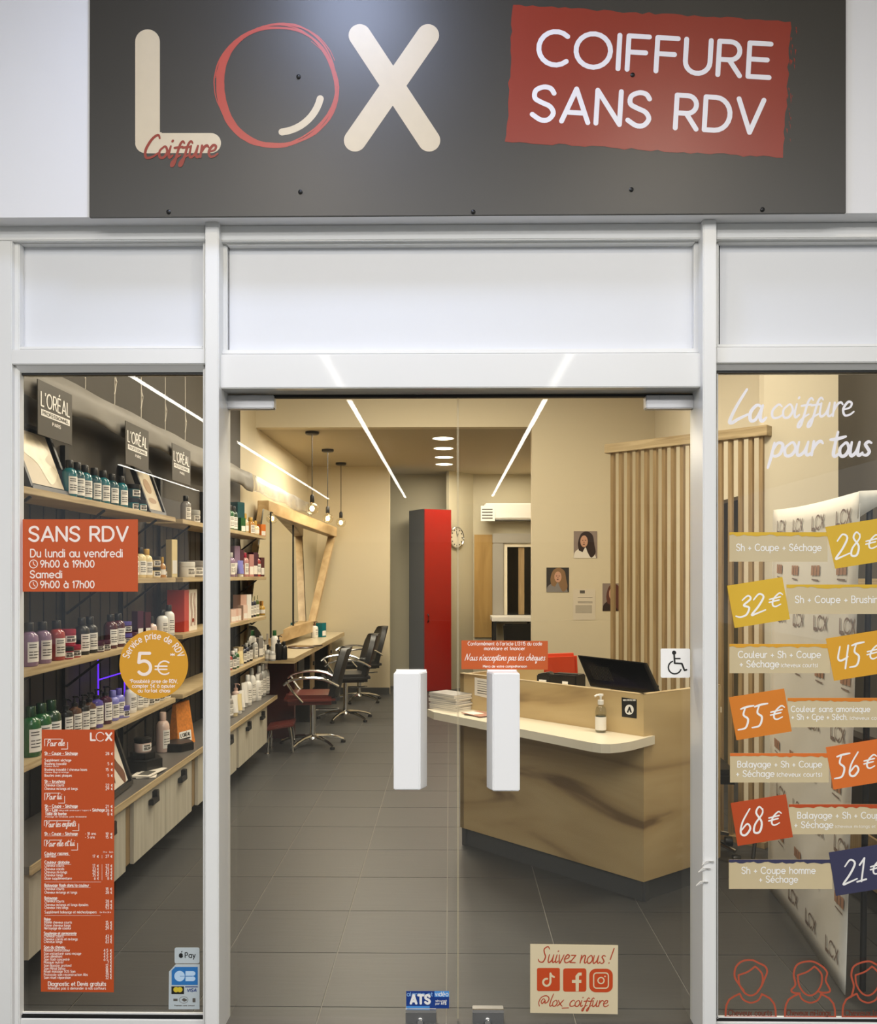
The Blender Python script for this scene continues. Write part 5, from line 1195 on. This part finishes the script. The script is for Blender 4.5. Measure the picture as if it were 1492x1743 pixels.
# things on the counter shelf
c = PZ(1022, 1246, ZS)
t = thing('hand_sanitiser', 'clear pump bottle of hand gel standing on the cream counter shelf', 'bottle', (c.x, c.y, ZS))
CLEAR = glass_mat('clear_plastic', (.86, .87, .84), .08, .1)
MB().lathe([(.024, 0), (.027, .004), (.027, .105), (.022, .122), (.012, .13), (.012, .138)], (c.x, c.y, ZS+.0005), 16).build('bottle_body', CLEAR, t)
MB().lathe([(.0, .004), (.0245, .004), (.0245, .085), (0, .085)], (c.x, c.y, ZS+.0005), 16).build('gel', glass_mat('gel', (.8, .82, .78), .03, .1), t)
MB().lathe([(.0275, .012), (.0278, .014), (.0278, .075), (.0275, .077)], (c.x, c.y, ZS+.0005), 16, caps=False).build('label', LBL, t)
q = MB().lathe([(.014, .136), (.015, .14), (.015, .158), (.005, .16), (.005, .176), (.013, .178), (.013, .188), (0, .19)], (c.x, c.y, ZS+.0005), 12); q.tube([(c.x, c.y, ZS+.183), (c.x-.02, c.y-.008, ZS+.184), (c.x-.032, c.y-.012, ZS+.178)], .005, 6); q.build('pump_head', WHITEP, t)
def onface(px, py, off=.0015): return PP(px, py, cb+n1*off, n1)
t = thing('warning_sticker', 'small black square sticker with a white round emblem on the counter front', 'sticker', onface(1070, 1222))
MB().plate([onface(*p) for p in ((1057.5, 1187), (1083, 1190.5), (1083, 1223), (1058, 1220))], -n1*.001).build('vinyl', INK, t)
f = Flat(lambda x, y: onface(x, y, .002)); f.disc(1070.5, 1208, 7.6, 20, 8.6); f.text('VIDEO PROTECTION', 1060, 1081, 1193, 2.6, .5); f.build('emblem_disc', PWHITE, t)
f = Flat(lambda x, y: onface(x, y, .0025)); f.poly([(1066, 1213), (1070, 1203), (1072, 1203), (1075, 1213), (1072.5, 1213), (1070.5, 1208), (1069, 1213)]); f.build('emblem_mark', INK, t)
t = thing('paper_notice', 'white paper notice stuck on the counter front behind the right door handle', 'notice', onface(820, 1183))
MB().plate([onface(*p) for p in ((807.5, 1153), (836, 1158), (836, 1190), (807.5, 1183))], -n1*.001).build('sheet', PAPER, t)
f = Flat(lambda x, y: onface(x, y, .002))
for k in range(6): f.stroke([(812, 1159+k*4), (830, 1162+k*4)], .8 if k < 4 else 1.4, caps=False)
f.build('printed_lines', PAPERG, t)
c = PZ(785, 1207, ZS)+n1*.055-d1*.03
rs = random.Random(11)
for k in range(9):
    t = local(thing('magazine', f'grey magazine in the stack on the counter shelf, {ORD[k]} from the bottom', 'magazine', (0, 0, 0), 'stack of magazines on the counter shelf'))
    MB().box((-.105, -.07, 0), (.105, .07, .0092)).build('pages', PAPER, t); MB().box((-.107, -.072, .0092), (.107, .072, .0102)).build('cover', mat('magazine_cover', '8d8a86', .4, noise=.35, nscale=18), t)
    t.location = (c.x+rs.uniform(-.006, .006), c.y+.03+rs.uniform(-.006, .006), ZS+.0005+k*.0104); t.rotation_euler = (0, 0, -.75+rs.uniform(-.06, .06))
c = PZ(815, 1217, ZS)
for k, (m, dz, rz, dx, lab) in enumerate(((BLK, 0, -.5, .02, 'black brochure lying under the pink one on the counter shelf'), (mat('pink_cover', 'b98776', .35, noise=.25, nscale=12), .005, -.95, 0, 'pink brochure fanned on the counter shelf beside the magazines'))):
    t = local(thing('brochure', lab, 'brochure', (0, 0, 0), 'brochures on the counter shelf'))
    MB().box((-.085, -.06, 0), (.085, .06, .0035)).build('cover', m, t); MB().box((-.08, -.055, .0035), (.02, .02, .004)).build('photo_print', PAPERG if k == 0 else PAPER, t)
    t.location = (c.x+dx, c.y, ZS+.0005+dz); t.rotation_euler = (0, 0, rz)
# monitor, card terminal, printer
mt = [PD(982, 1115, 5.02), PD(1097, 1128, 4.66), PD(1122, 1184, 4.56), PD(1004, 1168, 4.92)]
t = thing('monitor', 'black touch screen monitor leaning back on the reception counter', 'monitor', ((mt[2]+mt[3])/2))
nrm_ = (mt[1]-mt[0]).cross(mt[3]-mt[0]).normalized()
if nrm_.y > 0: nrm_ = -nrm_
MB().plate(mt, -nrm_*.025).build('housing', BLK, t, bev=.003)
f = Flat(bil(mt, nrm_*.0012)); f.rect(.03, .04, .97, .94); f.build('back_cover', mat('black_gloss', '0b0d10', .12), t)
f = Flat(bil(mt, nrm_*.002))
for k in range(14): f.rect(.12+k*.022, .3, .13+k*.022, .75)
f.build('vent_slots', BLKM, t)
mc = (mt[2]+mt[3])/2
MB().box((mc.x-.02, mc.y+.06, .8705), (mc.x+.06, mc.y+.14, .96)).build('stand', BLK, t)
c = PD(928, 1158, 5.12)
t = local(thing('card_terminal', 'black card terminal with a small white label on the counter desk', 'card terminal', (0, 0, 0)))
MB().plate([(-.05, -.04, 0), (.05, -.04, 0), (.055, -.04, .07), (.02, -.04, .10), (-.05, -.04, .085)], (0, .09, 0)).build('body', BLK, t, bev=.006); MB().box((-.035, -.0425, .03), (.01, -.0405, .055)).build('label', LBL, t); MB().box((-.055, -.035, -.03), (.06, .06, 0)).build('cradle', BLKM, t)
t.location = (c.x+.02, c.y+.12, .9005); t.rotation_euler = (0, 0, -.4)
c = PD(970, 1165, 4.95)
t = local(thing('receipt_printer', 'black box receipt printer with a white tag beside the monitor', 'printer', (0, 0, 0)))
MB().box((-.085, -.07, 0), (.085, .07, .135)).build('housing', BLK, t, bev=.006); MB().box((-.0, -.0715, .06), (.035, -.0705, .1)).build('tag', LBL, t); MB().box((-.07, -.03, .135), (.07, -.01, .14)).build('paper_slot', BLKM, t)
t.location = (c.x, c.y+.12, .8705); t.rotation_euler = (0, 0, -.55)
# orange armchair back behind the counter
c = PD(950, 1175, 6.0)
t = thing('orange_armchair', 'orange armchair behind the reception counter with only its back showing', 'chair', (c.x, c.y, 0))
q = MB(); q.plate([PD(926, 1114, 6.0), PD(982, 1112, 5.9), PD(988, 1230, 5.9), PD(920, 1230, 6.0)], (0, .08, 0)); q.build('backrest', mat('orange_vinyl_seat', 'd2451c', .5), t, bev=.02)
MB().box((c.x-.2, c.y, .38), (c.x+.22, c.y+.42, .47)).build('seat', MATS['orange_vinyl_seat'], t, bev=.02)
for sx in (-.17, .19):
    for sy in (.05, .38): MB().tube([(c.x+sx, c.y+sy, .38), (c.x+sx, c.y+sy, .001)], .014, 8).build('leg', CHROME, t)

# ================================================================== SLATTED SCREEN
sl, sr = PD(1043, 770, 5.79), PD(1296, 738, 5.10)
s0 = Vector((sl.x, sl.y, 0)); s1 = Vector((sr.x, sr.y, 0)); ZK = 2.44
dk = (s1-s0).normalized(); nk = Vector((dk.y, -dk.x, 0))
t = thing('slatted_screen', 'tall oak screen of vertical slats behind the reception counter', 'screen', ((s0.x+s1.x)/2, (s0.y+s1.y)/2, 0))
Rk = Matrix((dk, Vector((-dk.y, dk.x, 0)), up)).transposed()
L_ = (s1-s0).length
for i in range(17):
    c = s0+dk*(L_*i/16)
    MB().obox((c.x, c.y, (ZK-.06+.03)/2), (.023, .028, ZK-.06-.03), Rk).build('slat', OAKV, t)
MB().obox(((s0.x+s1.x)/2, (s0.y+s1.y)/2, ZK-.03), (L_+.09, .07, .06), Rk).build('top_rail', OAK, t, bev=.002)
MB().obox(((s0.x+s1.x)/2, (s0.y+s1.y)/2, .018), (L_+.06, .06, .034), Rk).build('bottom_rail', OAKV, t)
# office chair between counter and screen
t = local(thing('office_chair', 'black office chair on castors behind the reception counter', 'chair', (0, 0, 0)))
for k in range(5):
    a = 2*PI*k/5+.2; d = Vector((math.cos(a), math.sin(a), 0))
    l = MB().tube([d*.03+up*.11, d*.18+up*.10, d*.28+up*.075], [.018, .014, .011], 8).build('leg', CHROME, t)
    MB().lathe([(.0, -.022), (.028, -.02), (.03, 0), (.028, .02), (0, .022)], tuple(d*.285+up*.0305), 14, 'y').build('castor', BLK, l)
MB().tube([(0, 0, .1), (0, 0, .44)], .025, 10).build('gas_lift', BLKM, t)
MB().box((-.23, -.23, .44), (.23, .23, .52)).build('seat', BLK, t, bev=.03)
MB().box((-.2, .2, .62), (.2, .26, 1.0)).build('backrest', BLK, t, bev=.03); MB().box((-.03, .22, .5), (.03, .25, .66)).build('back_bar', BLKM, t)
t.location = (1.36, 1.98, .0005); t.rotation_euler = (0, 0, 1.5)

# ================================================================== LOGO BACKDROP BY THE RIGHT WINDOW
TN, BN, TF, BF = PD(1463, 836, 3.27), PD(1437, 1694, 3.27), PD(1316, 868, 4.38), PD(1307, 1512, 4.38)
BN.z = max(BN.z, .004); BF.z = max(BF.z, .004)
t = thing('logo_backdrop', 'white fabric pop up backdrop printed with dark logos behind the right window', 'backdrop', ((BN.x+BF.x)/2, (BN.y+BF.y)/2, .004))
def sag(u, v):       # gentle waviness of the cloth, out of its plane
    return .010*math.sin(5.2*v+2*u)*math.sin(PI*u)+.018*math.sin(PI*u)*math.sin(PI*v)
def bd(u, v, off=0):
    p = TF*(1-u)*(1-v)+TN*u*(1-v)+BN*u*v+BF*(1-u)*v
    p = p.copy(); p.z += -.012*math.sin(PI*u)*(1-v)+.03*math.sin(PI*u)*max(0, v-.8)*4*.3
    p.x -= sag(u, v)+off
    return p
q = MB(); q.smooth = True; NU, NV = 12, 26
pts = [bd(i/NU, j/NV) for j in range(NV+1) for i in range(NU+1)]
q.add(pts, [(j*(NU+1)+i, j*(NU+1)+i+1, (j+1)*(NU+1)+i+1, (j+1)*(NU+1)+i) for j in range(NV) for i in range(NU)])
pan = q.build('fabric_panel', FABRIC, t); sm = pan.modifiers.new('s', 'SOLIDIFY'); sm.thickness = .003; sm.offset = 1 if True else 0
# near end return of the cloth, cut in an arch, and the rolled far edge
q = MB(); q.smooth = True; pts = []; n = 12
for i in range(n+1):
    s = i/n; x = TN.x+.02+.34*s
    pts += [(TN.x-.005+.36*s, TN.y-.004+.02*math.sin(PI*s), TN.z+.008*math.sin(PI*s)), (TN.x-.005+.36*s, TN.y+.004, TN.z-.10+.075*math.sin(PI*min(1, s*1.0)))]
q.add(pts, [(2*i, 2*i+2, 2*i+3, 2*i+1) for i in range(n)]); e_ = q.build('end_return', FABRIC, t); sm = e_.modifiers.new('s', 'SOLIDIFY'); sm.thickness = .003
q = MB(); q.smooth = True; pts = []
for j in range(9):
    v = j/8
    for i in range(6):
        a = PI*.5*i/5; b0 = bd(0, v)
        pts.append(b0+Vector((.05*(1-math.cos(a)), .05*math.sin(a), -.012*(i/5)*(1-v))))
q.add(pts, [(j*6+i, j*6+i+1, (j+1)*6+i+1, (j+1)*6+i) for j in range(8) for i in range(5)]); q.build('rolled_edge', FABRIC, t)
MB().tube([TF+Vector((.06, .03, -.03)), BF+Vector((.06, .03, .004))], .012, 8).tube([TN+Vector((.05, .03, -.03)), BN+Vector((.08, .03, .004))], .012, 8).tube([TF+Vector((.06, .03, -.03)), TN+Vector((.05, .03, -.03))], .01, 8).build('stand_frame', BLKM, t)
MB().tube([BF+Vector((-.02, .1, .30)), BF+Vector((-.10, -.02, .012))], .010, 8).build('stand_foot', BLKM, t)
logo = []; 
fl = Flat(lambda u, v: bd(u, v, .0045)); fc = Flat(lambda u, v: bd(u, v, .0045))
for j in range(9):
    v = .045+j*.112
    for i in range(4):
        u = .14+i*.245+(.06 if (j//2) % 2 else 0)
        if u > .95: continue
        w = .062; h = .030
        if j % 2 == 0:
            fl.stroke([(u-w, v-h/2), (u-w, v+h/2), (u-w*.45, v+h/2)], .008); fl.group(); fl.stroke([(u+w*.42*math.cos(a), v+h*.5*math.sin(a)) for a in [math.radians(30+q_*15) for q_ in range(21)]], .0045); fl.k = 0
            fl.stroke([(u+w*.5, v-h/2), (u+w*1.05, v+h/2)], .006); fl.stroke([(u+w*1.05, v-h/2), (u+w*.5, v+h/2)], .006)
        else:
            for k in range(3):
                fc.rect(u-w*.75+k*w*.5, v-h*.5, u-w*.75+k*w*.5+w*.42, v+h*.25)
            fl.stroke([(u-w*.6, v+h*.55), (u+w*.55, v+h*.62)], .003, caps=False)
fl.build('logo_print', BROWNINK, t); fc.build('icon_print', COPPINK, t)

# wall shelf, low cabinet on the dark right wall
t = thing('wall_shelf', 'short oak shelf on the dark right wall behind the logo backdrop', 'shelf', (XD-.12, .9, 1.53)); MB().box((XD-.22, .35, 1.53), (XD-.0, 1.75, 1.558)).build('board', OAK, t); MB().box((XD-.2, .45, 1.44), (XD, .47, 1.53)).box((XD-.2, 1.6, 1.44), (XD, 1.62, 1.53)).build('bracket', BLKM, t)
t = thing('low_cabinet', 'low wooden cabinet with a grey top along the dark right wall', 'cabinet', (XD-.15, 1.0, 0))
MB().box((XD-.28, .25, .10), (XD-.02, 1.75, .80)).build('carcass', BLKM, t); MB().box((XD-.30, .25, .80), (XD-.02, 1.75, .83)).build('top_board', GREYTOP, t)
MB().box((XD-.295, .26, .12), (XD-.281, 1.74, .36)).build('drawer', OAKV, t); MB().box((XD-.26, .27, 0), (XD-.02, 1.73, .1)).build('plinth', SKIRT, t)

# ================================================================== POSTERS AND THE BACK ROOM
def wallquad(x0, y0, x1, y1, Y): return [P(x0, y0, Y), P(x1, y0, Y), P(x1, y1, Y), P(x0, y1, Y)]
def poster(label, x0, y0, x1, y1, back, hair, cloth, tilt):
    Y = YS-.004; q = wallquad(x0, y0, x1, y1, Y)
    t = thing('portrait_poster', label, 'poster', P((x0+x1)/2, y1, Y), 'portrait posters on the cream wall')
    MB().plate(q, (0, .003, 0)).build('card', PAPER, t); portrait(t, q, Vector((0, -1, 0)), back, hair, cloth, tilt)
poster('portrait poster of a woman with dark wavy hair, highest on the cream wall', 976, 904, 1016, 950, mat('mauve_backdrop', '8d7d74', .5), HAIR, PAPER, -.02)
poster('portrait poster of a blond woman in a grey jumper, lowest left of the wall posters', 929.5, 966, 968, 1008, mat('charcoal_backdrop', '33302e', .5), HAIRB, mat('grey_jumper', '85807c', .6), .05)
poster('portrait poster of a woman in a dark top, half hidden by the slats', 1025, 993, 1061, 1040, MATS['mauve_backdrop'], mat('auburn_hair_print', '5e3226', .5), HAIR, 0)
Y = YS-.004
t = thing('wall_notice', 'white typed notice sheet on the cream wall between the posters', 'notice', P(994, 1055, Y)); MB().plate(wallquad(975, 1003, 1013, 1055, Y), (0, .003, 0)).build('sheet', mat('warm_paper', 'd8cdb8', .7), t)
f = F(Y-.0005); f.rect(986.5, 1005, 995, 1010)
for y in (1017, 1024, 1026): f.stroke([(983, y), (1008, y)], .7, caps=False)
for k in range(7): f.stroke([(979, 1031+k*2), (1007, 1031+k*2)], .7, caps=False)
f.build('printed_lines', PAPERG, t)
# red locker
c = P(720, 1178, 8.55); c = PZ(721, 1179, 0)
w1, w2 = .46, .41
t = local(thing('tall_locker', 'tall narrow locker with a red gloss door and grey side at the back', 'cabinet', (0, 0, 0)))
MB().box((0, 0, .0), (w2, w1, 2.46)).build('carcass', GREYP, t)
d = MB().box((.004, -.018, .02), (w2-.004, -.0005, 2.455)).build('door', REDP, t)
q = MB().tube([(.05, -.02, .94), (.05, -.045, .96), (.05, -.045, 1.03), (.05, -.02, 1.05)], .008, 8); q.build('handle', BLK, d)
t.location = (c.x, c.y, .001); t.rotation_euler = (0, 0, math.radians(28))
# clock on the angled wall
c, n = CLOCKWALL; c = PP(775, 915, c, n)
Rn = n.to_track_quat('Z', 'Y').to_matrix()
t = thing('wall_clock', 'round silver rimmed wall clock on the back wall beside the red locker', 'clock', c)
def disc3(prof, nn=28, caps=True):
    q = MB().lathe(prof, n=nn, caps=caps); q.v = [c+Rn@p for p in q.v]; return q
disc3([(.13, .0), (.15, .004), (.152, .03), (.14, .036), (.135, .03)], caps=False).build('rim', CHROME, t); disc3([(0, .022), (.138, .022), (.138, .024), (0, .024)]).build('dial', mat('clock_dial', 'd5cdb8', .5), t)
q = MB()
for k in range(12):
    a = 2*PI*k/12; m_ = MB().obox((.112*math.cos(a), .112*math.sin(a), .026), (.02, .02, .003)); q.add([c+Rn@p for p in m_.v], m_.f)
q.build('hour_marks', PAPERG, t)
for ang, ln in ((1.75, .09), (1.2, .06)):
    m_ = MB().obox((math.cos(ang)*ln/2, math.sin(ang)*ln/2, .029), (ln, .008, .002), Matrix.Rotation(ang, 3, 'Z')); q = MB(); q.add([c+Rn@p for p in m_.v], m_.f); q.build('hand', INK, t)
# radiator, air conditioner, panel, wall mirror, table and chair
Yb = 9.395
t = thing('convector_heater', 'white convector heater low on the wall by the red locker', 'heater', P(776, 1150, Yb)); q = MB(); fb(q, 765, 1093, 794, 1152, Yb-.07, Yb); q.build('casing', WHITEP, t); q = MB(); fb(q, 766, 1094, 793, 1105, Yb-.075, Yb-.069); q.build('grille', SKIRT, t)
t = thing('air_conditioner', 'white wall air conditioner high on the back wall', 'air conditioner', P(862, 886, Yb)); q = MB(); fb(q, 824, 856, 912, 884, Yb-.22, Yb); q.build('casing', WHITEP, t, bev=.02); q = MB(); fb(q, 828, 879, 908, 886, Yb-.19, Yb-.02); q.build('outlet_flap', GREYP, t)
t = thing('vent_grille', 'small white vent grille beside the air conditioner', 'vent', P(829, 887, Yb)); q = MB(); fb(q, 818, 861, 842, 887, Yb-.235, Yb-.222); q.build('frame', WHITEP, t)
for k in range(4):
    q = MB(); fb(q, 820, 866+k*5, 838, 868+k*5, Yb-.238, Yb-.2345); q.build('slat', GREYP, t)
t = thing('wall_panel', 'tall honey coloured wood panel on the back wall', 'wall panel', P(823, 1080, Yb)); q = MB(); fb(q, 807, 910, 839, 1085, Yb-.03, Yb); q.build('board', wood('honey_panel', '94743e', 'ab8a50', 2, (4, 4, .6), .6), t)
t = thing('framed_mirror', 'white and silver framed mirror on the back wall', 'mirror', P(885, 1065, Yb))
q = MB(); fb(q, 838, 908, 940, 925, Yb-.09, Yb); fb(q, 838, 925, 857, 1060, Yb-.09, Yb); fb(q, 838, 1047, 940, 1062, Yb-.09, Yb); q.build('outer_frame', mat('silver_frame', 'a9a59c', .35, .3), t, bev=.01)
q = MB(); fb(q, 857, 925, 940, 931, Yb-.06, Yb); fb(q, 857, 931, 863, 1047, Yb-.06, Yb); q.build('inner_frame', LAMIN, t)
q = MB(); fb(q, 862, 930, 940, 1048, Yb-.03, Yb-.01); q.build('dark_glass', mat('dark_mirror', '1a1917', .08, .5), t)
q = MB(); fb(q, 882, 932, 892, 1046, Yb-.036, Yb-.031); q.build('wood_post', OAKV, t)
t = thing('vanity_table', 'white vanity table with thin dark legs at the back', 'table', (P(880, 1065, 8.95).x, 8.95, 0))
z1 = P(880, 1049, 8.95).z
MB().box((P(836, 1060, 8.9).x, 8.72, z1-.06), (1.15, 9.28, z1)).build('table_top', WHITEP, t, bev=.004)
for x, y in ((P(841, 1060, 8.9).x, 8.76), (P(841, 1060, 8.9).x, 9.24), (1.1, 8.76), (1.1, 9.24)): MB().box((x-.018, y-.018, 0.001), (x+.018, y+.018, z1-.06)).build('leg', BLKM, t)
x = P(886, 1060, 8.5).x
t = thing('black_armchair', 'black padded armchair in front of the vanity table at the back', 'chair', (x, 8.45, 0))
q = MB(); q.plate([(x-.22, 8.25, .5), (x+.22, 8.25, .5), (x+.25, 8.2, .95), (x-.25, 8.2, .95)], (0, .08, 0)); q.build('backrest', BLK, t, bev=.02); MB().box((x-.23, 8.25, .38), (x+.23, 8.68, .5)).build('seat', BLK, t, bev=.02)
for sx in (-.19, .19):
    for sy in (8.28, 8.64): MB().tube([(x+sx, sy, .38), (x+sx, sy, .001)], .015, 8).build('leg', CHROME, t)
